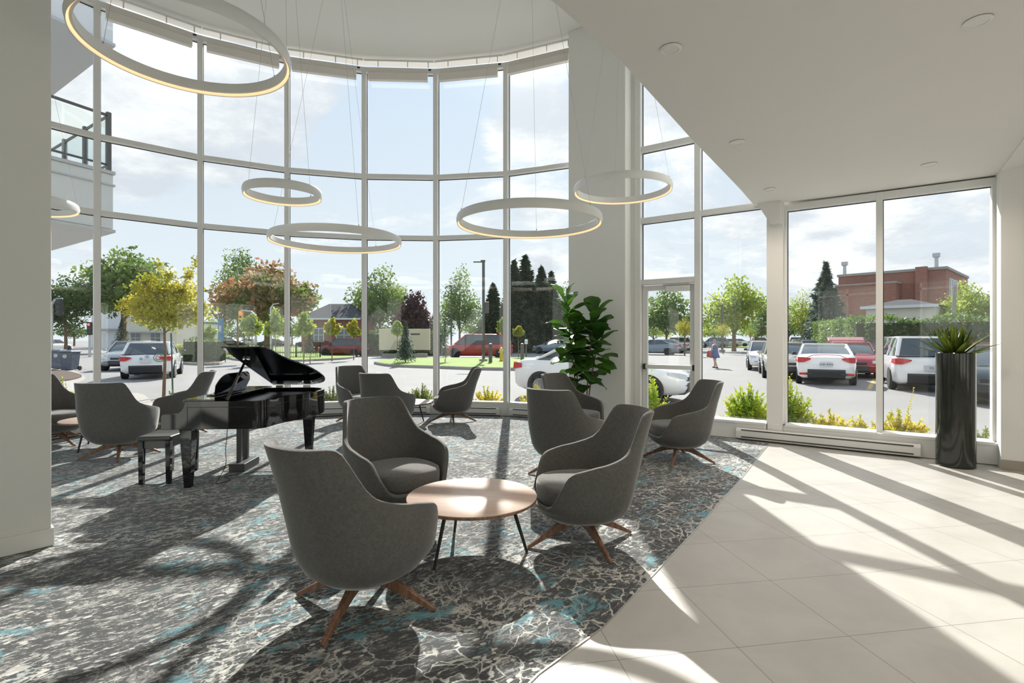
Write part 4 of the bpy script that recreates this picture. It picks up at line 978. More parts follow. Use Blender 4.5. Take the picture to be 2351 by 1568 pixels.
# hedges
def hedge(pts, w, h, kind, label, dens=260, leaf=.09):
    SEED[0] += 1; rnd = np.random.default_rng(SEED[0]); V = []; Fs = []; b0 = 0; core = MB()
    t = thing('hedge', label, 'hedge', (pts[0].x, pts[0].y, GZ)); o = Vector((pts[0].x, pts[0].y))
    for a, b in zip(pts[:-1], pts[1:]):
        a = Vector((a.x, a.y)) - o; b = Vector((b.x, b.y)) - o; L_ = (b - a).length; d = (b - a) / L_; nn = Vector((-d.y, d.x)); k = int(dens * L_)
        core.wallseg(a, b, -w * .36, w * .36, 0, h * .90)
        s_ = rnd.random(k) * L_; face = rnd.random(k); ty = np.where(face < .42, -w / 2, np.where(face < .62, w / 2, (rnd.random(k) - .5) * w)); tz = np.where(face < .62, rnd.random(k) * h, h * (.97 + .06 * np.sin(s_ * 2.2)))
        ty = ty + rnd.normal(size=k) * .06; tz = tz + rnd.normal(size=k) * .07
        c = np.stack([a.x + d.x * s_ + nn.x * ty, a.y + d.y * s_ + nn.y * ty, np.maximum(tz, .02)], 1)
        dr = rnd.normal(size=(k, 3)); dr[:, 2] += .8; dr /= np.linalg.norm(dr, axis=1)[:, None]; q2 = np.cross(dr, rnd.normal(size=(k, 3))); q2 /= np.linalg.norm(q2, axis=1)[:, None]; s = leaf * (.6 + .8 * rnd.random(k))[:, None]
        P = np.stack([c - dr * s, c + q2 * s * .5, c + dr * s, c - q2 * s * .5], 1).reshape(-1, 3); V.append(P); Fs.append(np.arange(len(P)).reshape(-1, 4) + b0); b0 += len(P)
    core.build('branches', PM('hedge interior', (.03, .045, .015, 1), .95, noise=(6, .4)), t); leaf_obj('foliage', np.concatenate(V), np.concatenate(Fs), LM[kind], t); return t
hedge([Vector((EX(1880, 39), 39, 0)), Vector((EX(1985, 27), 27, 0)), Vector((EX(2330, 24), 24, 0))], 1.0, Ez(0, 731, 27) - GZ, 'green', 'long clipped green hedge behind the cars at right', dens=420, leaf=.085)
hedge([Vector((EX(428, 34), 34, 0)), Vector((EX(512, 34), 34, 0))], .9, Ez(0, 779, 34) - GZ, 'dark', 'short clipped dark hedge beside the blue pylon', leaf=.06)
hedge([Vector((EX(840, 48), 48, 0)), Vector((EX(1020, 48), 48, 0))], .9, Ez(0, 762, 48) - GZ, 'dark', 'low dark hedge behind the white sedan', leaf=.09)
# hydrangeas
M_HYD = leaf_mat('cream flower heads', (.60, .52, .30, 1), (.85, .72, .52, 1), .45, 3)
for px, py, w, l in ((418, 832, 42, 'cream flowering hydrangea nearest the white hatchback'), (452, 831, 46, 'middle cream flowering hydrangea'), (490, 832, 50, 'right-hand cream flowering hydrangea by the curb')):
    p = E(px, py); R_ = w * p.y / F * .55; rnd = np.random.default_rng(px)
    t = thing('hydrangea', l, 'shrub', (p.x, p.y, GZ + .1), 0, 'cream hydrangeas')
    V, Fc = leaves(1500, [(0, 0, R_ * .8, R_ * 1.1, R_, R_ * .85)], .055, rnd); leaf_obj('foliage', V, Fc, LM['lime'], t)
    V, Fc = leaves(900, [(R_ * 1.05 * math.cos(a) * s_, R_ * math.sin(a) * s_, R_ * (.8 + .75 * (1 - s_)) + .1, .13, .13, .12) for a, s_ in [(i * 2.4, .25 + .75 * ((i * 7) % 13) / 13) for i in range(16)]], .035, rnd, shell=.7); leaf_obj('flower_heads', V, Fc, M_HYD, t)
# shrubs right against the glass
def along_curve(px, off):
    p = arc_px(px); return p + (p - CC).normalized() * off
CS = [(138, .75, .98, .45, 'bright', 30, 'leafy bright green shrub outside the leftmost window pane'), (180, .50, .72, .42, 'bright', 26, 'low bright yellow-green shrub behind the back-turned chair at left'), (300, 1.0, .68, .28, 'bright', 5, 'thin leafy shoots outside the window above the back-turned chair'),
      (410, .7, .50, .35, 'sage', 14, 'low green shrub outside behind the chair by the piano'), (560, .45, .62, .45, 'gold', 22, 'golden juniper outside, seen under the piano lid'), (640, .45, .52, .4, 'gold', 18, 'golden juniper outside, right of the one seen under the piano lid'), (760, .42, .50, .42, 'sage', 30, 'grey-green juniper outside to the right of the piano'),
      (890, .40, .42, .40, 'sage', 24, 'low grey-green juniper outside behind the rear chairs'), (960, .42, .50, .42, 'sage', 28, 'grey-green juniper outside, just left of the side-on chair'), (1110, .42, .48, .42, 'gold', 26, 'golden juniper outside to the right of the side-on chair'), (1215, .45, .50, .38, 'gold', 20, 'golden juniper outside behind the chair in front of the fig')]
for px, off, h_, w_, kd, n_, l in CS:
    p = along_curve(px, off); sprays('outdoor_shrub', p.x, p.y, l, kd, h_ + .14, w_, n=n_ * 3 if kd != 'bright' else n_ * 2, leaf=.030 if kd != 'bright' else .042, per=80 if kd != 'bright' else 40)
for px, off, h_, w_, kd, n_, l in ((1500, .75, .86, .26, 'bright', 16, 'upright yellow-green shrub seen through the lower door glass'), (1716, .55, .78, .42, 'bright', 60, 'big bright leafy shrub left of the pier between the windows'), (1812, .75, .88, .36, 'bright', 46, 'big bright leafy shrub right of the pier, in the corner of the window'),
      (1905, .45, .42, .42, 'gold', 30, 'spreading golden juniper below the white coupe'), (1975, .45, .36, .40, 'gold', 24, 'low golden juniper left of the window mullion'), (2065, .50, .50, .42, 'gold', 34, 'golden juniper with one tall shoot below the white suv'), (2115, .45, .24, .32, 'gold', 16, 'low golden juniper just left of the planter'), (2252, .5, .38, .16, 'sage', 12, 'small juniper at the far right behind the planter')):
    p = wall_px(px, -off); o = sprays('outdoor_shrub', p.x, p.y, l, kd, h_ + .10, w_, n=n_ * 3 if kd != 'bright' else n_ * 2, leaf=.030 if kd != 'bright' else .040, per=80 if kd != 'bright' else 42, rz=math.atan2(WD.y, WD.x), flat=.7)
    if 'tall shoot' in l:
        rn = np.random.default_rng(5); k = 160; t_ = np.linspace(.1, 1, k); c = np.stack([.16 * t_, 0 * t_, .92 * t_], 1); dr = rn.normal(size=(k, 3)); dr[:, 2] += .7; dr /= np.linalg.norm(dr, axis=1)[:, None]; s = (.032 * (1.25 - t_))[:, None]; c = c + dr * s; q2 = np.cross(dr, rn.normal(size=(k, 3))); q2 /= np.linalg.norm(q2, axis=1)[:, None]
        P = np.stack([c - dr * s, c + q2 * s * .4, c + dr * s, c - q2 * s * .4], 1).reshape(-1, 3); leaf_obj('tall_shoot', P, np.arange(len(P)).reshape(-1, 4), LM['gold'], o)

for k, (px, tp, w, kd, Yd) in enumerate(((70, 735, 70, 'green', 95), (170, 742, 60, 'dark', 100), (345, 725, 70, 'green', 100), (420, 738, 70, 'lime', 95), (490, 728, 80, 'green', 105), (560, 742, 70, 'dark', 100), (670, 735, 80, 'green', 100), (845, 742, 60, 'green', 95), (1000, 735, 70, 'dark', 90), (1100, 738, 80, 'green', 92), (1340, 735, 90, 'dark', 95), (1440, 730, 90, 'green', 90), (1500, 738, 70, 'lime', 92), (1600, 728, 80, 'green', 95), (1640, 742, 60, 'lime', 88), (1735, 738, 80, 'green', 95), (1810, 730, 70, 'dark', 90), (1868, 722, 60, 'green', 88), (2240, 690, 80, 'green', 60))):
    T('distant_tree', px, 0, Yd, tp, 781, w * 1.35, kd, 'hazy tree in the distant tree line along the horizon', n=1500, group='distant tree line', trunk=.2)
# ---------------------------------------------------------------- cars
M_TYRE = PM('tyre rubber', (.018, .018, .018, 1), .8); M_RIM = PM('alloy wheel', (.52, .52, .53, 1), .3, .8)
M_CGL = PM('tinted car glass', (.045, .055, .06, 1), .05, spec=.8, coat=.4, noise=(2, .2)); M_TRIM = PM('dark bumper plastic', (.035, .036, .038, 1), .5)
M_TAIL = PM('red lamp lens', (.55, .02, .02, 1), .15, spec=.6); M_HEAD = PM('clear lamp lens', (.62, .64, .66, 1), .12, spec=.8); M_PLATE = PM('licence plate', (.72, .73, .74, 1), .4)
M_TXT = PM('dark blue plate lettering', (.05, .07, .16, 1), .5)
def paint(n, c, metal=.0): return PM(n, c, .22, metal, spec=.5, coat=.7, noise=(1, .02))
CP = {'white': paint('white car paint', (.90, .90, .90, 1)), 'red': paint('red car paint', (.40, .02, .025, 1)), 'maroon': paint('maroon car paint', (.20, .018, .028, 1)), 'grey': paint('grey car paint', (.14, .15, .16, 1), .3), 'silver': paint('silver car paint', (.42, .43, .44, 1), .4),
      'bluegrey': paint('blue grey car paint', (.20, .25, .30, 1), .3), 'black': paint('black car paint', (.015, .015, .018, 1)), 'beige': paint('beige car paint', (.52, .47, .40, 1), .1), 'blue': paint('blue car paint', (.03, .10, .28, 1)), 'dark': paint('dark green grey car paint', (.06, .07, .065, 1), .3)}
# half length, half width, height, hood z, windscreen base x, roof front x, roof rear x, rear glass base x, deck z
CT = {'sedan': (2.32, .90, 1.43, .98, 1.05, .30, -.85, -1.62, 1.06), 'coupe': (2.25, .90, 1.40, .96, 1.0, .25, -.75, -1.75, 1.06), 'hatch': (2.15, .88, 1.45, .98, 1.05, .35, -1.45, -1.95, 1.0), 'suv': (2.25, .92, 1.66, 1.08, 1.15, .50, -1.75, -2.10, 1.10), 'van': (2.55, .98, 1.75, 1.05, 1.70, .85, -2.1, -2.42, 1.10)}
def text_mesh(s, size, mat, parent, name, M, depth=.003):
    cu = bpy.data.curves.new(name, 'FONT'); cu.body = s; cu.size = size; cu.align_x = 'CENTER'; cu.align_y = 'CENTER'; cu.extrude = depth
    o = bpy.data.objects.new(name, cu); COL.objects.link(o); bpy.context.view_layer.update()
    me = bpy.data.meshes.new_from_object(o.evaluated_get(bpy.context.evaluated_depsgraph_get())); COL.objects.unlink(o); bpy.data.objects.remove(o)
    me.transform(M); me.materials.clear(); return link(name, me, mat, parent)
def car(p, head, typ, col, label, plate=None, group='parked cars', hatch_open=False, door_open=False, sc=1.0):
    HL, HW, H, hz, wb, rf, rr, rb, dz = CT[typ]; pm = CP[col]
    t = thing('car', label, 'car', (p[0], p[1], GZ), math.radians(head), group)
    if sc != 1.0: t.scale = (sc, sc, sc)
    # lower body
    st = [(-HL, .70, .80, .42, .70), (-HL + .06, .90, .92, .30, dz - .12), (-HL + .28, .98, .97, .24, dz - .02), (rb + .02 if rb > -HL + .4 else -HL + .45, 1.0, .985, .22, dz), (rr, 1.0, 1.0, .20, dz - .02), (0, 1.0, 1.0, .19, hz), (wb, 1.0, .985, .20, hz - .02), (HL - .75, .99, .96, .22, hz - .09), (HL - .25, .94, .88, .24, hz - .20), (HL - .06, .84, .78, .30, hz - .34), (HL, .70, .66, .40, hz - .46)]
    st = sorted(st, key=lambda q: q[0]); rings = []
    for x, wl, wt, zb, zt in st:
        w = HW * wl; u = HW * wt; zm = zb + (zt - zb) * .55
        half = [(.0, zb), (w * .80, zb), (w * .96, zb + .09), (w, zm), (u * .985, zt - .06), (u * .90, zt), (u * .5, zt + .025), (0, zt + .03)]
        rings.append([(x, y, z) for y, z in half] + [(x, -y, z) for y, z in half[::-1][1:-1]])
    m = MB(); m.loft(rings); body = m.build('body', pm, t, smooth=True, sharp=50)
    # greenhouse
    gr = []
    for x, wz, z, q in ((rb, dz - .03, dz, 1.0), (rr, dz - .03, H, .76), ((rr + rf) / 2, hz - .03, H + .02, .77), (rf, hz - .03, H - .01, .75), (wb, hz - .03, hz + .0, .98)):
        b = HW * .92; tpw = HW * q if z > dz + .1 else HW * .86
        gr.append([(x, b if z > dz + .1 else tpw, wz), (x, (b + tpw) / 2 + .025, (wz + z) / 2), (x, tpw, z - .035), (x, tpw * .9, z), (x, -tpw * .9, z), (x, -tpw, z - .035), (x, -(b + tpw) / 2 - .025, (wz + z) / 2), (x, -(b if z > dz + .1 else tpw), wz)])
    m = MB(); m.loft(gr); m.build('windows', M_CGL, t, smooth=True, sharp=30)
    # roof skin and pillars
    m = MB(); rw = HW * .76
    m.loft([[(rf + .02, -rw * .97, H - .03), (rf + .02, -rw * .9, H + .006), (rf + .02, rw * .9, H + .006), (rf + .02, rw * .97, H - .03)], [((rr + rf) / 2, -rw * 1.02, H - .02), ((rr + rf) / 2, -rw * .92, H + .038), ((rr + rf) / 2, rw * .92, H + .038), ((rr + rf) / 2, rw * 1.02, H - .02)], [(rr - .03, -rw * .99, H - .03), (rr - .03, -rw * .9, H + .018), (rr - .03, rw * .9, H + .018), (rr - .03, rw * .99, H - .03)]])
    m.build('roof', pm, t, smooth=True, sharp=40)
    m = MB()
    for s in (-1, 1):
        m.tube([(wb + .02, s * HW * .90, hz - .03), (rf + .01, s * rw * .98, H - .02)], .032, 6); m.tube([(rb + .02, s * HW * .88, dz - .02), (rr - .01, s * rw * .98, H - .02)], .055 if typ in ('suv', 'hatch', 'van') else .045, 6)
        xm = (rf + rr) / 2 + .05; m.tube([(xm, s * HW * .955, hz - .03), (xm, s * rw * 1.02, H - .02)], .028, 6)
        if typ in ('suv', 'hatch', 'van'): m.tube([(rr + .45, s * HW * .94, hz), (rr + .25, s * rw * 1.01, H - .02)], .04, 6)
        m.tube([(rf, s * rw * .98, H - .015), ((rr + rf) / 2, s * rw * 1.02, H + .0), (rr, s * rw * .99, H - .015)], .028, 6)
    m.build('pillars', pm, t, smooth=True)
    # wheels
    wr = .335 if typ not in ('suv', 'van') else .36
    for x in (-HL + .88, HL - .86):
        for s in (-1, 1):
            m = MB(); m.lathe([(wr * .62, -.10), (wr * .95, -.10), (wr, -.06), (wr, .06), (wr * .95, .10), (wr * .62, .10)], 28, (x, s * (HW - .08), wr), axis='y'); w = m.build('wheel', M_TYRE, t, smooth=True)
            m = MB(); yo = s * (HW + .012)
            m.lathe([(wr * .62, -.03), (wr * .66, .0), (wr * .60, .0), (wr * .58, -.03)], 28, (x, yo, wr), axis='y'); m.lathe([(.001, -.035), (wr * .18, -.02), (.001, -.02)], 12, (x, yo, wr), axis='y')
            for k in range(5):
                a = k * 2 * PI / 5; c_, s_ = math.cos(a), math.sin(a); m.loft([[(x + c_ * r_ - s_ * q, yo + e, wr + s_ * r_ + c_ * q) for q, e in ((-ww, -.025), (ww, -.025), (ww, -.005), (-ww, -.005))] for r_, ww in ((.02, .03), (wr * .62, .05))])
            m.build('wheel_rim', M_RIM, w, smooth=True)
            m = MB(); m.lathe([(wr + .05, -.02), (wr + .05, .0), (.001, .0)], 28, (x, s * (HW - .004), wr + .02), axis='y'); m.build('wheel_arch', M_TRIM, t)
    # lamps, bumpers, plates, mirrors
    for s in (-1, 1):
        m = MB(); z = dz - .17; m.loft([[(-HL + .30, s * HW * .985, z + .06), (-HL + .30, s * HW * 1.0, z - .06)], [(-HL + .04, s * HW * .93, z + .085), (-HL + .02, s * HW * .93, z - .10)], [(-HL - .015, s * HW * .72, z + .08), (-HL - .02, s * HW * .74, z - .09)], [(-HL - .025, s * HW * .50, z + .045), (-HL - .022, s * HW * .52, z - .0)]], closed=False, cap=False)
        tl = m.build('tail_light', M_TAIL, t, solid=.02)
        m = MB(); z = hz - .27; m.loft([[(HL - .42, s * HW * .97, z + .09), (HL - .40, s * HW * .985, z + .02)], [(HL - .14, s * HW * .86, z + .07), (HL - .11, s * HW * .88, z - .06)], [(HL - .02, s * HW * .58, z + .02), (HL + .01, s * HW * .60, z - .09)]], closed=False, cap=False)
        m.build('headlight', M_HEAD, t, solid=.02)
        m = MB(); m.ball((wb - .18, s * (HW + .10), hz + .06), (.06, .10, .065), 10, 6); m.tube([(wb - .16, s * HW * .93, hz + .01), (wb - .17, s * (HW + .06), hz + .03)], .02, 5); m.build('side_mirror', pm if col != 'white' else M_TRIM, t, smooth=True)
    m = MB(); m.loft([[(-HL - .01, y, .56), (-HL - .03, y, .50), (-HL + .02, y, .28), (-HL + .25, y, .20), (-HL + .25, y, .56)] for y in (-HW * .62, HW * .62)]); m.build('rear_bumper_insert', M_TRIM, t, bevel=.01)
    m = MB(); m.loft([[(HL + .012, y, .52 - .0 * abs(y)), (HL + .02, y, .34), (HL - .06, y, .24), (HL - .3, y, .22), (HL - .3, y, .52)] for y in (-HW * .48, HW * .48)]); m.box((HL - .012, 0, hz - .36), (.06, HW * .75, .10)); m.build('front_grille', M_TRIM, t, bevel=.01)
    m = MB(); m.box((-HL - .035, 0, .74), (.012, .36, .17)); pl_ = m.build('licence_plate', M_PLATE, t, bevel=.003)
    if plate:
        M = Matrix.Translation((-HL - .043, 0, .73)) @ Matrix.Rotation(-PI / 2, 4, 'Z') @ Matrix.Rotation(PI / 2, 4, 'X')
        text_mesh(plate, .10, M_TXT, pl_, 'plate_text', M)
    return t
def ground_car(px, py, head, typ, col, label, **k): p = E(px, py); return car((p.x, p.y), head, typ, col, label, **k)
# heading: 90 drives away from the viewpoint, 0 towards the right, 270 faces us
def rear_at(px, py, head, typ, col, label, **k):
    """px, py: where the middle of the rear bumper meets the ground"""
    p = E(px, py); h = math.radians(head); HL = CT[typ][0] * k.get('sc', 1); return car((p.x + math.cos(h) * HL, p.y + math.sin(h) * HL), head, typ, col, label, **k)
wh = rear_at(334, 872, 117, 'hatch', 'white', 'white hatchback with a red and green oval decal, parked outside at left')
car((EX(306, 27.5), 27.5), 290, 'hatch', 'silver', 'silver-grey car facing the window, mostly hidden behind the white hatchback', group='parked cars')
# oval decal and round badges on its tailgate
D0 = Matrix.Translation((-2.15 - .045, 0, 0)) @ Matrix.Rotation(-PI / 2, 4, 'Z') @ Matrix.Rotation(PI / 2, 4, 'X')
def ovalring(cx, cy, rx, ry, w, name, mat, par, lab=None):
    m = MB(); n = 36; vs = []
    for k_, z in ((1, 0), (0, 0), (0, .004), (1, .004)):
        for i in range(n): a = 2 * PI * i / n; vs.append((cx + (rx - w * k_) * math.cos(a), cy + (ry - w * k_) * math.sin(a), z))
    m.add([tuple(D0 @ Vector(v)) for v in vs], [(a * n + i, a * n + (i + 1) % n, ((a + 1) % 4) * n + (i + 1) % n, ((a + 1) % 4) * n + i) for a in range(4) for i in range(n)]); return m.build(name, mat, par, label=lab)
dec = ovalring(.46, .86, .205, .165, .03, 'oval_decal', PM('green decal', (.12, .34, .14, 1), .5), wh, 'green oval decal with red strokes')
m = MB(); RS = [((.36, .92), (.40, .95)), ((.40, .95), (.42, .90)), ((.42, .90), (.56, .90)), ((.36, .92), (.34, .82)), ((.34, .82), (.40, .78)), ((.40, .78), (.54, .79)), ((.54, .79), (.56, .90)), ((.47, .94), (.56, .94)), ((.56, .94), (.56, .90))]
for a, b in RS: m.tube([tuple(D0 @ Vector((a[0], a[1], .005))), tuple(D0 @ Vector((b[0], b[1], .005)))], .013, 5)
m.build('decal_strokes', PM('red decal', (.62, .06, .05, 1), .5), dec)
bd = ovalring(.06, .90, .075, .05, .012, 'badge', M_TRIM, wh); ovalring(.06, .90, .028, .048, .01, 'badge_ring', M_TRIM, bd); ovalring(.06, .925, .055, .02, .009, 'badge_ring', M_TRIM, bd); ovalring(-.14, .83, .042, .04, .016, 'round_sticker', M_TRIM, wh)
cp_ = rear_at(1897, 886, 61, 'coupe', 'white', 'white two-door coupe parked with its back to the right-hand window', plate='G40 RRM')
m = MB(); m.tube([(-2.29, -.58, .955), (-2.285, -.40, 1.045), (-2.28, 0, 1.07), (-2.285, .40, 1.045), (-2.29, .58, .955)], .012, 6); m.build('light_bar', M_TAIL, cp_, label='thin red light bar over the tailgate')
for s in (-1, 1):
    m = MB(); m.box((-2.275, s * .70, .40), (.03, .22, .075)); q = m.build('reflector', M_TAIL, cp_, bevel=.01); m = MB(); m.box((-2.27, s * .52, .40), (.03, .22, .08)); m.build('bumper_vent', M_TRIM, cp_, bevel=.01)
rear_at(2138, 902, 61, 'suv', 'white', 'white suv parked with its back to the window, left of the tall planter', plate='Y5')
# the big white saloon right outside
a_ = Vector((EX(1212, 15.3), 15.3)); hd = math.degrees(math.atan2(-2.15, 4.1)); c_ = a_ + Vector((math.cos(math.radians(hd)), math.sin(math.radians(hd)))) * 2.25
sd = car((c_.x, c_.y), hd, 'sedan', 'white', 'white saloon parked close outside, running behind the pier to the door', group='parked cars')
m = MB(); m.box((2.325, 0, .70), (.02, .34, .10)); m.build('grille_bar', M_RIM, sd, bevel=.02)
m = MB(); m.box((2.335, -.05, .70), (.015, .012, .07)); m.box((2.335, .05, .70), (.015, .012, .07)); m.box((2.335, 0, .70), (.015, .10, .012)); m.build('grille_emblem', M_CHROME, sd)
# middle distance
ground_car(1758, 847, 247, 'hatch', 'white', 'white hatchback facing the window, cut off by the pier between the windows')
car((EX(1800, 22.5), 22.5), 247, 'sedan', 'beige', 'pale pinkish-beige car just left of the white coupe')
rear_at(1832, 806, 62, 'suv', 'maroon', 'maroon suv at the back left of the right-hand car park', sc=1.0)
rear_at(1838, 815, 62, 'sedan', 'white', 'white saloon behind the pale small car, left of the spruce gap')
rear_at(1868, 829, 62, 'hatch', 'silver', 'silver rounded small car behind the white coupe')
rh = car((EX(1952, 22.6), 22.6), 243, 'hatch', 'red', 'red hatchback with its tailgate raised, behind the white coupe')
m = MB(); m.loft([[(x, -.72, z), (x, .72, z), (x, .70, z + .05), (x, -.70, z + .05)] for x, z in ((-1.42, 1.47), (-1.9, 1.62), (-2.5, 1.60), (-2.62, 1.50))]); m.build('raised_tailgate', CP['red'], rh, smooth=True, bevel=.02)
m = MB(); m.wallseg((.55, .90), (.05, 1.75), -.03, .03, .28, .98); m.build('open_door', CP['red'], rh, bevel=.03)
car((EX(2004, 27), 27), 245, 'suv', 'silver', 'silver suv beside the red hatchback, partly behind the window mullion')
car((EX(2082, 21.6), 21.6), 240, 'suv', 'silver', 'silver suv peeking out behind the white suv')
car((EX(2232, 20.5), 20.5), 235, 'sedan', 'red', 'red car facing the window behind the tall planter')
car((EX(2318, 13.8), 13.8), 222, 'sedan', 'dark', 'dark grey car at the right edge, cut off by the window frame')
# red suv and minivan, white sedans
ground_car(790, 818, 175, 'suv', 'maroon', 'maroon suv on the lane behind the grass, left of the fourth mullion', sc=.94)
ground_car(1096, 822, 188, 'van', 'red', 'red minivan behind the grass island', sc=1.08)
ground_car(966, 815, 186, 'sedan', 'white', 'white sedan left of the red minivan, behind the small blue spruce')
for px, py, hd_, ty, co, l in ((1172, 806, 150, 'sedan', 'white', 'white car right behind the red minivan'), (1198, 806, 140, 'sedan', 'black', 'dark car between two white cars behind the hydrant'), (1226, 806, 325, 'hatch', 'white', 'white hatchback facing right, behind the hydrant'), (1276, 812, 150, 'sedan', 'bluegrey', 'blue-grey car left of the fig leaves'),
      (1503, 814, 150, 'sedan', 'bluegrey', 'blue-grey car at the left edge of the door glass'), (1528, 810, 150, 'sedan', 'silver', 'silver saloon seen through the door'), (1552, 804, 148, 'suv', 'white', 'white suv behind the silver saloon, seen through the door'), (1578, 801, 146, 'suv', 'black', 'black suv seen at the right of the door glass'),
      (1638, 798.5, 160, 'suv', 'bluegrey', 'grey-blue suv beyond the woman'), (1668, 797.5, 155, 'sedan', 'beige', 'beige saloon right of the grey-blue suv'), (1690, 796, 155, 'sedan', 'white', 'white car at the end of the far row'), (1748, 790, 0, 'suv', 'maroon', 'dark maroon suv far away, left of the pier'),
      (410, 797.5, 10, 'sedan', 'blue', 'blue car on the street behind the young yellow tree'), (440, 796, 5, 'suv', 'white', 'white car on the street behind the dark hedge'), (482, 796, 0, 'sedan', 'silver', 'silver car on the street left of the blue pylon'), (530, 794.5, 0, 'suv', 'black', 'black suv on the street right of the blue pylon'),
      (575, 794, 0, 'sedan', 'white', 'white car on the street behind the first lime tree'), (622, 796, 180, 'sedan', 'black', 'black saloon on the street left of the third mullion'), (712, 796.5, 180, 'sedan', 'dark', 'dark car on the street in front of the brick house'), (118, 808, 90, 'hatch', 'white', 'white car with red tail lamp at the far left edge')):
    ground_car(px, py, hd_, ty, co, l, group='distant cars')

# ---------------------------------------------------------------- street furniture
M_POLE = PM('bronze pole', (.10, .095, .085, 1), .5); M_GALV = PM('galvanised steel', (.50, .51, .52, 1), .45, .5)
def pole_lamp(px, Y, top, label, mat=M_POLE):
    z = Ez(px, top, Y) - GZ; t = thing('lamp_post', label, 'lamp post', (EX(px, Y), Y, GZ))
    m = MB(); m.box((0, 0, z / 2 + .1), (.17, .17, z - .2)); m.build('pole', mat, t, bevel=.01)
    m = MB(); m.box((0, 0, .15), (.5, .5, .30)); m.build('footing', M_CONC, t, bevel=.02)
    m = MB(); m.box((-.33, 0, z - .12), (.62, .22, .06)); m.box((-.03, 0, z - .05), (.3, .1, .1)); m.build('lamp_head', mat, t, bevel=.01)
    return t
L1 = pole_lamp(1110, 33, 597, 'tall bronze lamp post standing on the grass island')
m = MB(); m.box((.22, 0, 3.55), (.26, .12, .72)); m.build('sign_box', M_SATIN, L1, bevel=.01)
pole_lamp(1658, 58, 700, 'thin dark lamp post far behind the woman')
pole_lamp(1036, 60, 655, 'thin dark pole in front of the green tree, left of the lamp post')
def bollard(px, py, h, r, label, mat=M_POLE, cat='bollard', name='bollard'):
    p = E(px, py); m = MB(); m.lathe([(.001, 0), (r, 0), (r, h), (r * .9, h + .03), (.001, h + .06)], 20, (p.x, p.y, GZ)); return tag(m.build(name, mat, smooth=True), label, cat)
bollard(1126, 838, 1.25, .11, 'thick bronze bollard on the island just left of the hydrant')
bollard(1199, 843, 1.28, .10, 'thick bronze bollard at the right end of the grass island')
p = E(1151, 834); t = thing('fire_hydrant', 'yellow fire hydrant on the grass island', 'fire hydrant', (p.x, p.y, GZ + .15)); M_HY = PM('yellow hydrant paint', (.75, .50, .03, 1), .4)
m = MB(); m.lathe([(.15, 0), (.15, .04), (.11, .05), (.10, .62), (.14, .64), (.14, .70), (.10, .74), (.07, .84), (.001, .88)], 20); m.build('barrel', M_HY, t, smooth=True)
for s in (-1, 1):
    m = MB(); m.lathe([(.001, 0), (.06, 0), (.06, .10), (.001, .11)], 14, (s * .09, 0, .52), axis='x') if s > 0 else m.lathe([(.001, -.11), (.06, -.10), (.06, 0), (.001, 0)], 14, (s * .09, 0, .52), axis='x'); m.build('outlet_cap', M_POLE, t, smooth=True)
m = MB(); m.lathe([(.001, 0), (.17, 0), (.17, .03), (.001, .03)], 20, (0, 0, -.0)); m.build('flange', M_POLE, t)
p = E(1208, 822); t = thing('charging_post', 'slim car charging post with a white head, beside the end bollard', 'charger', (p.x, p.y, GZ))
m = MB(); m.box((0, 0, .6), (.12, .1, 1.2)); m.build('post', M_POLE, t); m = MB(); m.box((0, -.03, 1.3), (.26, .16, .36)); m.build('charger_head', M_PLATE, t, bevel=.03)
# beige sign wall, blue pylon
t = thing('sign_wall', 'beige rectangular sign panel behind the small blue spruce', 'sign', (EX(905, 44), 44, GZ)); m = MB(); zt = Ez(0, 755, 44) - GZ; m.box((.9, 0, zt / 2 + .3), (4.3, .3, zt - .6)); m.build('panel', PM('beige panel', (.62, .56, .38, 1), .7), t, bevel=.02); m = MB(); m.box((1.8, -.16, zt - .45), (.8, .02, .14)); m.build('sign_lettering', M_POLE, t); m = MB(); m.box((.9, 0, .15), (3.8, .25, .3)); m.build('plinth', M_CONC, t)
t = thing('pylon_sign', 'tall blue pylon sign near the left lawn', 'sign', (EX(507, 46), 46, GZ)); zt = Ez(0, 731, 46) - GZ; m = MB(); m.box((0, 0, zt / 2 + .5), (.42, .2, zt - 1.0)); m.build('panel', PM('blue panel', (.05, .17, .36, 1), .4), t, bevel=.02); m = MB(); m.box((0, 0, .6), (.3, .15, 1.2)); m.build('post', M_POLE, t); m = MB(); m.box((0, -.11, zt - .9), (.2, .02, .5)); m.build('sign_mark', M_GALV, t)
# traffic lights
M_TLY = PM('traffic light yellow', (.75, .42, .02, 1), .5); M_RLIT = PM('lit red signal', (.9, .02, .02, 1), .4, emit=(1, .06, .03, 1), es=4)
def traffic(px, Y, topz, armpx, sigpx, label, red=True, mat=None, sig=True):
    X = EX(px, Y); zt = Ez(0, topz, Y) - GZ; t = thing('traffic_light', label, 'traffic light', (X, Y, GZ)); a = EX(armpx, Y) - X; s = EX(sigpx, Y) - X
    m = MB(); m.tube([(0, 0, 0), (0, 0, zt - .3), (a * .3, 0, zt + .05), (a, 0, zt + .15)], [.10, .09, .07, .05], 10); m.build('mast', M_GALV, t, smooth=True)
    if not sig: return t
    m = MB(); m.box((s, -.05, zt - .45), (.36, .22, 1.1)); sg = m.build('signal_housing', mat or M_TLY, t, bevel=.03)
    for k, z in enumerate((.33, 0, -.33)):
        m = MB(); m.lathe([(.001, 0), (.11, 0), (.001, -.03)], 16, (s, -.17, zt - .45 + z), axis='y'); m.build('signal_lens', M_RLIT if k == 0 and red else M_DARK, sg, label='lit red signal lens' if k == 0 and red else None)
    return t
traffic(587, 46, 716, 552, 554, 'traffic light with lit red lamp on a curved arm, left of the lime trees')
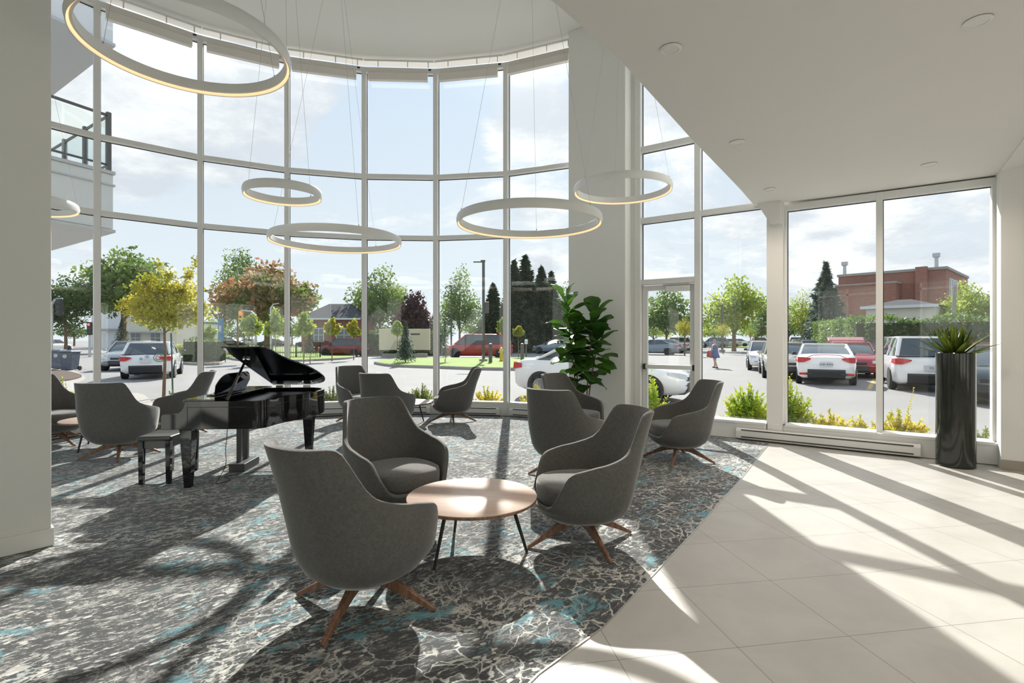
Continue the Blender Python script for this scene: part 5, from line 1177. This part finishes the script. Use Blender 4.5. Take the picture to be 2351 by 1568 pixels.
traffic(118, 36, 690, 144, 138, 'dark traffic signal on an arm at the far left window', red=False, mat=M_BLKMET)
traffic(206, 44, 742, 200, 207, 'traffic light showing red beside the first mullion', mat=M_BLKMET)
traffic(622, 50, 700, 640, 612, 'pale bare street pole with a curved arm left of the third mullion', sig=False)
# fence
fx0, fx1, FY = 515, 735, 40.0; Xa, Xb = EX(fx0, FY), EX(fx1, FY); ft = thing('metal_fence', 'black metal picket fence behind the left lawn', 'fence', (Xa, FY, GZ)); FL = Xb - Xa
m = MB(); fh = 1.15
for k in range(int(FL / .14)): m.box((k * .14, 0, fh * .5), (.022, .022, fh))
pk = m.build('pickets', M_BLKMET, ft); pk['kind'] = 'stuff'
for z in (.15, fh - .1): m = MB(); m.box((FL / 2, 0, z), (FL, .035, .04)); m.build('rail', M_BLKMET, ft)
for k in range(5): m = MB(); m.box((k * FL / 4, 0, .62), (.07, .07, 1.24)); m.build('fence_post', M_BLKMET, ft)
# wheeled bins
for k, (px, py) in enumerate(((124, 846), (137, 848), (160, 851))):
    p = E(px, py); t = thing('wheeled_bin', ['grey-blue wheeled bin, leftmost of the three', 'grey-blue wheeled bin in the middle of the three', 'grey-blue wheeled bin nearest the mullion'][k], 'bin', (p.x, p.y, GZ), math.radians(8), 'wheeled bins outside the left window'); MBn = PM('bin plastic', (.11, .13, .17, 1), .45)
    w = .58 if k == 2 else .48; m = MB(); m.loft([[(sx * w * f * .5, sy * w * f * .6, z) for sx, sy in ((-1, -1), (1, -1), (1, 1), (-1, 1))] for z, f in ((.05, .80), (.92, 1.0))]); m.build('tub', MBn, t, bevel=.03)
    m = MB(); m.loft([[(sx * w * .54, sy * w * .66, z) for sx, sy in ((-1, -1), (1, -1), (1, 1), (-1, 1))] for z in (.92, .97)] + [[(sx * w * .3, sy * w * .4, 1.03) for sx, sy in ((-1, -1), (1, -1), (1, 1), (-1, 1))]]); m.build('lid', MBn, t, bevel=.02)
    for s in (-1, 1): m = MB(); m.lathe([(.001, -.03), (.11, -.03), (.11, .03), (.001, .03)], 16, (s * w * .48, w * .5, .11), axis='x'); m.build('wheel', M_TYRE, t)
    m = MB(); m.lathe([(.001, 0), (.1, 0), (.001, -.01)], 16, (0, -w * .6 - .005, .72), axis='y'); m.build('round_mark', M_GALV, t)

# ---------------------------------------------------------------- buildings
M_BR = brick_material('dark red brick', (.22, .075, .055, 1), (.27, .10, .07, 1), (.30, .22, .18, 1)); M_BR2 = brick_material('orange red brick', (.30, .12, .085, 1), (.36, .15, .11, 1), (.38, .28, .22, 1), 2.0)
M_ROOF = PM('dark shingle roof', (.055, .055, .065, 1), .9, noise=(6, .3)); M_SID = PM('cream siding', (.66, .63, .52, 1), .8); M_WSID = PM('white siding', (.70, .71, .72, 1), .7); M_WIN = PM('far window glass', (.10, .12, .14, 1), .1, spec=.8); M_GSID = PM('grey siding', (.36, .38, .40, 1), .7)
def windows(t, lst, face='front'):
    for x, y, z, w, h in lst:
        m = MB(); m.box((x, y - .03, z), (w + .16, .10, h + .16)); wd = m.build('window', M_WSID, t, bevel=.01); m = MB(); m.box((x, y - .09, z), (w, .03, h)); m.build('pane', M_WIN, wd)
        m = MB(); m.box((x, y - .115, z), (.06, .03, h)); m.box((x, y - .115, z), (w, .03, .05)); m.build('window_bar', M_WSID, wd)
Y = 56.0; X0, X1 = EX(692, Y), EX(822, Y); W_ = X1 - X0; ze = Ez(0, 731, Y) - GZ; zr = Ez(0, 693, Y) - GZ
t = thing('brick_house', 'single-storey red brick house with dark hipped roof', 'house', ((X0 + X1) / 2, Y + 3.5, GZ))
m = MB(); m.box((0, 0, ze / 2), (W_, 7, ze)); m.build('wall', M_BR, t)
m = MB(); o_ = .35; h2 = W_ / 2; m.add([(-h2 - o_, -3.5 - o_, ze), (h2 + o_, -3.5 - o_, ze), (h2 + o_, 3.5 + o_, ze), (-h2 - o_, 3.5 + o_, ze), (-h2 * .42, 0, zr), (h2 * .42, 0, zr)], [(0, 1, 5, 4), (1, 2, 5), (2, 3, 4, 5), (3, 0, 4), (3, 2, 1, 0)]); m.build('roof', M_ROOF, t)
m = MB(); m.box((0, -3.5 - o_, ze - .06), (W_ + .7, .08, .18)); m.build('gutter', M_WSID, t)
m = MB(); m.box((h2 * .88, 1.5, ze + .9), (.7, .7, 1.9)); m.build('chimney', M_BR, t)
windows(t, [(-h2 * .38, -3.5, ze * .52, .95, 1.35), (h2 * .52, -3.5, ze * .52, 1.6, 1.35)])
t = thing('white_house', 'grey-white house wing partly behind the fourth mullion', 'house', (EX(840, 66), 68, GZ)); m = MB(); m.box((0, 0, 2.6), (2.6, 4, 5.2)); m.build('wall', M_WSID, t); m = MB(); m.prism([(-1.5, -2.3), (1.5, -2.3), (1.5, 2.3), (-1.5, 2.3)], 5.2, 5.45); m.build('roof', M_ROOF, t); windows(t, [(0, -2, 1.5, 1.6, 1.4)])
# white and grey blocks at left
for X_, Y_, w, h, dpt, mt, l, ws in ((EX(250, 80), 84, 5.4, Ez(0, 696, 80) - GZ, 8, M_WSID, 'white flat-roofed building behind the dark tree at left', [(-1.8, -4, 4.6, .9, 1.0)]), (EX(205, 84), 97, 5.2, Ez(0, 688, 84) - GZ, 8, M_GSID, 'taller grey building behind the first mullion', [(.5, -4, 5, 1, 1.2)]), (EX(335, 78), 82, 6.0, Ez(0, 712, 78) - GZ, 8, M_SID, 'cream building behind the young yellow tree', [(-1.5, -4, 1.6, 1.4, 1.4), (1.5, -4, 1.6, 1.4, 1.4)]), (EX(400, 90), 92, 9, Ez(0, 742, 90) - GZ, 8, M_WSID, 'low white building far behind the hydrangeas', [(-2, -4, 1.4, 1.4, 1.3), (2, -4, 1.4, 1.4, 1.3)])):
    t = thing('far_building', l, 'building', (X_, Y_, GZ)); m = MB(); m.box((0, 0, h / 2), (w, dpt, h)); m.build('wall', mt, t); m = MB(); m.box((0, 0, h + .12), (w + .5, dpt + .5, .24)); m.build('roof', M_ROOF, t); m = MB(); m.box((0, -dpt / 2 - .5, h * .42), (w * .9, 1.0, .18)); m.build('porch_canopy', M_GSID, t); windows(t, ws)
# brick block at right
Y = 46.0; Xa, Xb, Xc = EX(1925, 52), EX(2125, 46), EX(2190, 50)
pA, pB = Vector((EX(1925, 50), 50)), Vector((EX(2172, 44), 44)); d = (pB - pA); Ln = d.length; rz = math.atan2(d.y, d.x); zt = Ez(0, 636, 50) - GZ
zt2 = Ez(0, 622, 44) - GZ
t = thing('brick_building', 'large plain red brick building beyond the hedge at right', 'building', (pA.x, pA.y, GZ), rz)
m = MB(); m.box((Ln * .5, 5.5, zt / 2), (Ln, 11, zt)); m.build('wall', M_BR2, t)
m = MB(); m.box((Ln * .5, 5.5, zt + .1), (Ln + .2, 11.2, .22)); m.build('parapet_cap', M_CONC, t)
m = MB(); m.box((Ln * .32, -.9, zt * .43), (Ln * .58, 1.8, zt * .86)); m.build('projecting_wall', M_BR2, t); m = MB(); m.box((Ln * .32, -.9, zt * .86 + .06), (Ln * .58 + .1, 1.9, .14)); m.build('projection_cap', M_CONC, t)
m = MB(); m.box((Ln * .80, -.25, zt * .5 + .15), (Ln * .10, .5, zt + .3)); m.build('pilaster', M_BR2, t)
for k in range(4):
    m = MB(); m.box((Ln + .03, 1.6 + k * 1.0, zt * .80), (.1, .5, zt * .22)); q = m.build('window', M_WSID, t); m = MB(); m.box((Ln + .09, 1.6 + k * 1.0, zt * .80), (.03, .32, zt * .19)); m.build('pane', M_WIN, q)
for u in (.03, .90): 
    m = MB(); m.lathe([(.16, 0), (.14, .9), (.20, .95), (.001, 1.0)], 10, (Ln * u, 1.0, zt + .2)); m.box((Ln * u, 1.0, zt + 1.35), (.5, .3, .35)); m.build('roof_vent', M_GALV, t)
t = thing('annex', 'low cream annex with a dark hipped roof in front of the brick building', 'building', (EX(2112, 38), 39.5, GZ), rz); zt = Ez(0, 702, 38) - GZ; w = 4.1
m = MB(); m.box((0, 0, zt / 2), (w, 3.4, zt)); m.build('wall', M_SID, t); m = MB(); zr = Ez(0, 684, 38) - GZ; m.add([(-w / 2 - .3, -2, zt), (w / 2 + .3, -2, zt), (w / 2 + .3, 2, zt), (-w / 2 - .3, 2, zt), (-w * .1, 0, zr), (w * .1, 0, zr)], [(0, 1, 5, 4), (1, 2, 5), (2, 3, 4, 5), (3, 0, 4), (3, 2, 1, 0)]); m.build('roof', M_ROOF, t); m = MB(); m.box((0, -2.0, zt - .05), (w + .62, .1, .2)); m.build('fascia', M_WSID, t); windows(t, [(-.4, -1.7, zt - .95, .35, .75)])
Yp = 30.0; t = thing('utility_pole', 'leaning wooden utility pole with a brace, in front of the far right tree', 'pole', (EX(2183, Yp), Yp, GZ)); m = MB(); zt = Ez(0, 655, Yp) - GZ; m.tube([(0, 0, 0), (.25, 0, zt)], [.12, .09], 10); m.build('pole', PM('weathered wood', (.30, .28, .22, 1), .9), t, smooth=True); m = MB(); m.tube([(.2, 0, zt * .62), (1.25, 0, zt * .30)], .04, 6); m.build('brace', M_GALV, t)

# ---------------------------------------------------------------- balcony of the same building outside the left glazing
bA = Vector((-7.60, 9.92)); u1 = Vector((-.43, -.90)).normalized(); u2 = Vector((-.83, .56)).normalized()
def balcony(z0, z1, rail, label):
    t = thing('balcony', label, 'balcony', (bA.x, bA.y, z0)); o = Vector((0, 0)); P = [o, o + u1 * 3.4, o + u1 * 3.4 + u2 * 5, o + u2 * 5]; h = z1 - z0
    m = MB(); m.prism(P, .06, h); m.build('fascia', PM('pale metal cladding', (.66, .68, .69, 1), .4, .1), t, bevel=.01)
    Q = [o + (u1 + u2) * -.03, o + u1 * 3.4 - u2 * .03, o + u1 * 3.4 + u2 * 5, o + u2 * 5 - u1 * .03]
    m = MB(); m.prism(Q, h - .0, h + .06); m.prism(Q, .0, .05); m.prism(Q, h * .80, h * .80 + .03); m.build('edge_trim', M_GALV, t)
    if rail:
        for k, q in enumerate([o] + [o + u1 * s for s in (1.1, 2.2)] + [o + u2 * s for s in (1.2, 2.4, 3.6)]):
            m = MB(); c = q + (u1 + u2) * .06; m.box((c.x, c.y, h + .06 + rail / 2), (.07, .07, rail), math.atan2(u1.y, u1.x)); m.build('railing_post', M_SATIN, t)
        for U, L_ in ((u1, 3.3), (u2, 4.6)):
            a = o + (u1 + u2) * .06
            m = MB(); m.tube([(a.x, a.y, h + rail), (a.x + U.x * L_, a.y + U.y * L_, h + rail)], .028, 6); m.tube([(a.x, a.y, h + .18), (a.x + U.x * L_, a.y + U.y * L_, h + .18)], .022, 6); m.build('handrail', M_SATIN, t)
            m = MB(); m.wallseg(a, a + U * L_, -.006, .006, h + .2, h + rail - .06); m.build('glass_panel', glass_mat('balcony glass', (.93, .96, .95, 1), 1.0), t)
    return t
balcony(3.50, 4.60, 1.12, 'white balcony with glass and dark steel railing outside the far left window')
t = balcony(7.05, 7.75, 0, 'underside of the upper balcony at the top left corner outside the glazing')

# ---------------------------------------------------------------- the woman walking away
pw = E(1641, 845); hh = 1.52
wm = thing('person', 'woman in a blue patterned sleeveless dress walking across the parking lot', 'person', (pw.x, pw.y, GZ), math.radians(20))
def skin(name, verts, edges, mat, parent, sub=2, root=0):
    me = bpy.data.meshes.new(name); me.from_pydata([v[:3] for v in verts], edges, []); me.update(); o = link(name, me, mat, parent)
    s = o.modifiers.new('skin', 'SKIN'); s.use_smooth_shade = True; bpy.context.view_layer.update()
    for i, v in enumerate(verts): me.skin_vertices[0].data[i].radius = (v[3], v[4] if len(v) > 4 else v[3]); me.skin_vertices[0].data[i].use_root = (i == root)
    m = o.modifiers.new('smooth', 'SUBSURF'); m.levels = sub; m.render_levels = sub; return o
M_SKIN = PM('skin', (.55, .34, .25, 1), .5)
vb = [(0, 0, .82, .13, .10), (0, 0, .98, .11, .09), (0, 0, 1.14, .14, .10), (0, 0, 1.24, .08, .07), (0, .0, 1.31, .045), (0, .01, 1.37, .065), (0, .01, 1.44, .082, .09), (0, .01, 1.50, .05),
      (-.16, 0, 1.20, .05), (-.22, -.02, .98, .037), (-.20, .08, .80, .030), (-.20, .11, .74, .03, .02), (.16, 0, 1.20, .05), (.24, .04, 1.0, .037), (.34, .15, .90, .028), (.42, .19, .90, .024, .016),
      (-.08, 0, .76, .085), (-.09, -.08, .44, .06), (-.10, -.26, .14, .042), (-.10, -.30, .07, .03), (-.10, -.24, .03, .028, .02), (.08, 0, .76, .085), (.09, .08, .43, .06), (.09, .10, .10, .042), (.09, .12, .045, .032), (.09, .24, .03, .028, .02)]
eb = [(0, 1), (1, 2), (2, 3), (3, 4), (4, 5), (5, 6), (6, 7), (3, 8), (8, 9), (9, 10), (10, 11), (3, 12), (12, 13), (13, 14), (14, 15), (0, 16), (16, 17), (17, 18), (18, 19), (19, 20), (0, 21), (21, 22), (22, 23), (23, 24), (24, 25)]
bo = skin('body', vb, eb, M_SKIN, wm)
for side, w, pal in ((-1, Vector((-.20, .11, .72)), Vector((0, .02, -1))), (1, Vector((.44, .20, .90)), Vector((.9, .4, -.1)))):
    for k in range(5):
        off = Vector((.0, (k - 2) * .012, 0)); L_ = (.055, .07, .078, .072, .05)[k]; m = MB(); dd = (pal + Vector((0, (k - 2) * .12, 0))).normalized(); m.tube([w + off, w + off + dd * L_ * .6, w + off + dd * L_ + Vector((0, 0, -.01))], [.009, .008, .005], 6); m.build('finger', M_SKIN, wm, smooth=True)
M_DRESS = PM('blue patterned dress', (.07, .10, .26, 1), .8, noise=(14, .9))
m = MB(); rr = []
for z, rx, ry in ((.56, .27, .22), (.60, .265, .21), (.78, .20, .17), (.95, .135, .12), (1.10, .165, .13), (1.20, .15, .11), (1.235, .10, .08)): rr.append([(rx * math.cos(2 * PI * k / 24) * (1 + .06 * math.sin(k * 2.6) * (z < .8)), ry * math.sin(2 * PI * k / 24) * (1 + .06 * math.sin(k * 2.6) * (z < .8)), z) for k in range(24)])
m.loft(rr, cap=False); m.build('dress', M_DRESS, wm, smooth=True, solid=.008)
m = MB(); m.ball((0, -.005, 1.455), (.088, .098, .088), 14, 9); m.build('hair', PM('short grey brown hair', (.30, .24, .18, 1), .8), wm, smooth=True)
for x, y, tilt in ((-.10, -.25, .9), (.09, .17, 0)): m = MB(); m.ball((x, y, .04), (.045, .13, .045), 12, 6); m.build('shoe', M_GASKET, wm, smooth=True)
m = MB(); m.ball((0, .105, 1.425), (.012, .014, .016), 8, 5); m.build('nose', M_SKIN, wm, smooth=True)
bg = thing('shoulder_bag', 'red and brown shoulder bag carried on the walking woman\'s left side', 'bag', (pw.x - .33, pw.y - .12, GZ + .60), math.radians(15))
m = MB(); m.loft([[(sx * .13 * f, sy * .08 * f, z) for sx, sy in ((-1, -1), (1, -1), (1, 1), (-1, 1))] for z, f in ((0, .9), (.05, 1.05), (.25, .9), (.34, .7))]); m.build('bag_body', PM('red bag cloth', (.36, .06, .06, 1), .8, noise=(12, .7)), bg, smooth=True, bevel=.03)
m = MB(); m.tube([(-.06, 0, .32), (.02, 0, .50), (.14, .02, .60), (.12, .0, .45), (.07, 0, .32)], .012, 6); m.build('strap', PM('brown strap', (.20, .10, .05, 1), .7), bg, smooth=True)
# ---------------------------------------------------------------- added windows out of view, with area lamps that fill the room
def added_fill_window(n, c, w, h, rz, power):
    root = MB(); hw = w / 2
    for x in (-hw, 0, hw): root.box((x, 0, 0), (.08, .12, h + .08))
    for z in (-h / 2, 0, h / 2): root.box((0, 0, z), (w, .12, .08))
    o = struct(root.build('window_%d' % n, M_FRAME)); o.location = c; o.rotation_euler = (0, 0, rz)  # made-up window frame on the solid wall, carries the fill lamp
    p = MB(); p.box((0, .03, 0), (w, .01, h)); p.build('pane', M_GLASS, o)
    ld = bpy.data.lights.new('window_daylight', 'AREA'); ld.shape = 'RECTANGLE'; ld.size = w; ld.size_y = h; ld.energy = power; ld.color = (1.0, .965, .90)  # area lamp added to lift the interior brightness
    lo = bpy.data.objects.new('window_daylight', ld); COL.objects.link(lo); lo.parent = o; lo.location = (0, .08, 0); lo.rotation_euler = (PI / 2, 0, PI)
RW = 72
for i, x in enumerate((-5.2, -1.2)): added_fill_window(14 + i, (x, -5.9, 3.2), 2.6, 5.0, 0, RW)
for i, x in enumerate((3.4, 7.0)): added_fill_window(16 + i, (x, -5.9, 1.75), 2.8, 2.7, 0, RW * .75)
added_fill_window(18, (8.9, -1.0, 1.75), 3.4, 2.7, PI / 2, RW * .7)
added_fill_window(19, (-8.1, -1.5, 3.2), 3.4, 5.0, -PI / 2, RW * .9)
# unseen downlights added behind the viewpoint to brighten the interior
bl = at(2245, 47, ZLO); al = at(1540, 111, ZLO); dg = Vector((.568, .823, 0))
for k in range(1, 4):
    p = bl - dg * 3.13 * k; downlight(p.x, p.y, 'recessed downlight behind the viewpoint')
for k in range(0, 3):
    p = bl + Vector((.82, -.5724, 0)) * 2.9 - dg * 3.13 * (k - .6); downlight(p.x, p.y, 'recessed downlight behind the viewpoint')
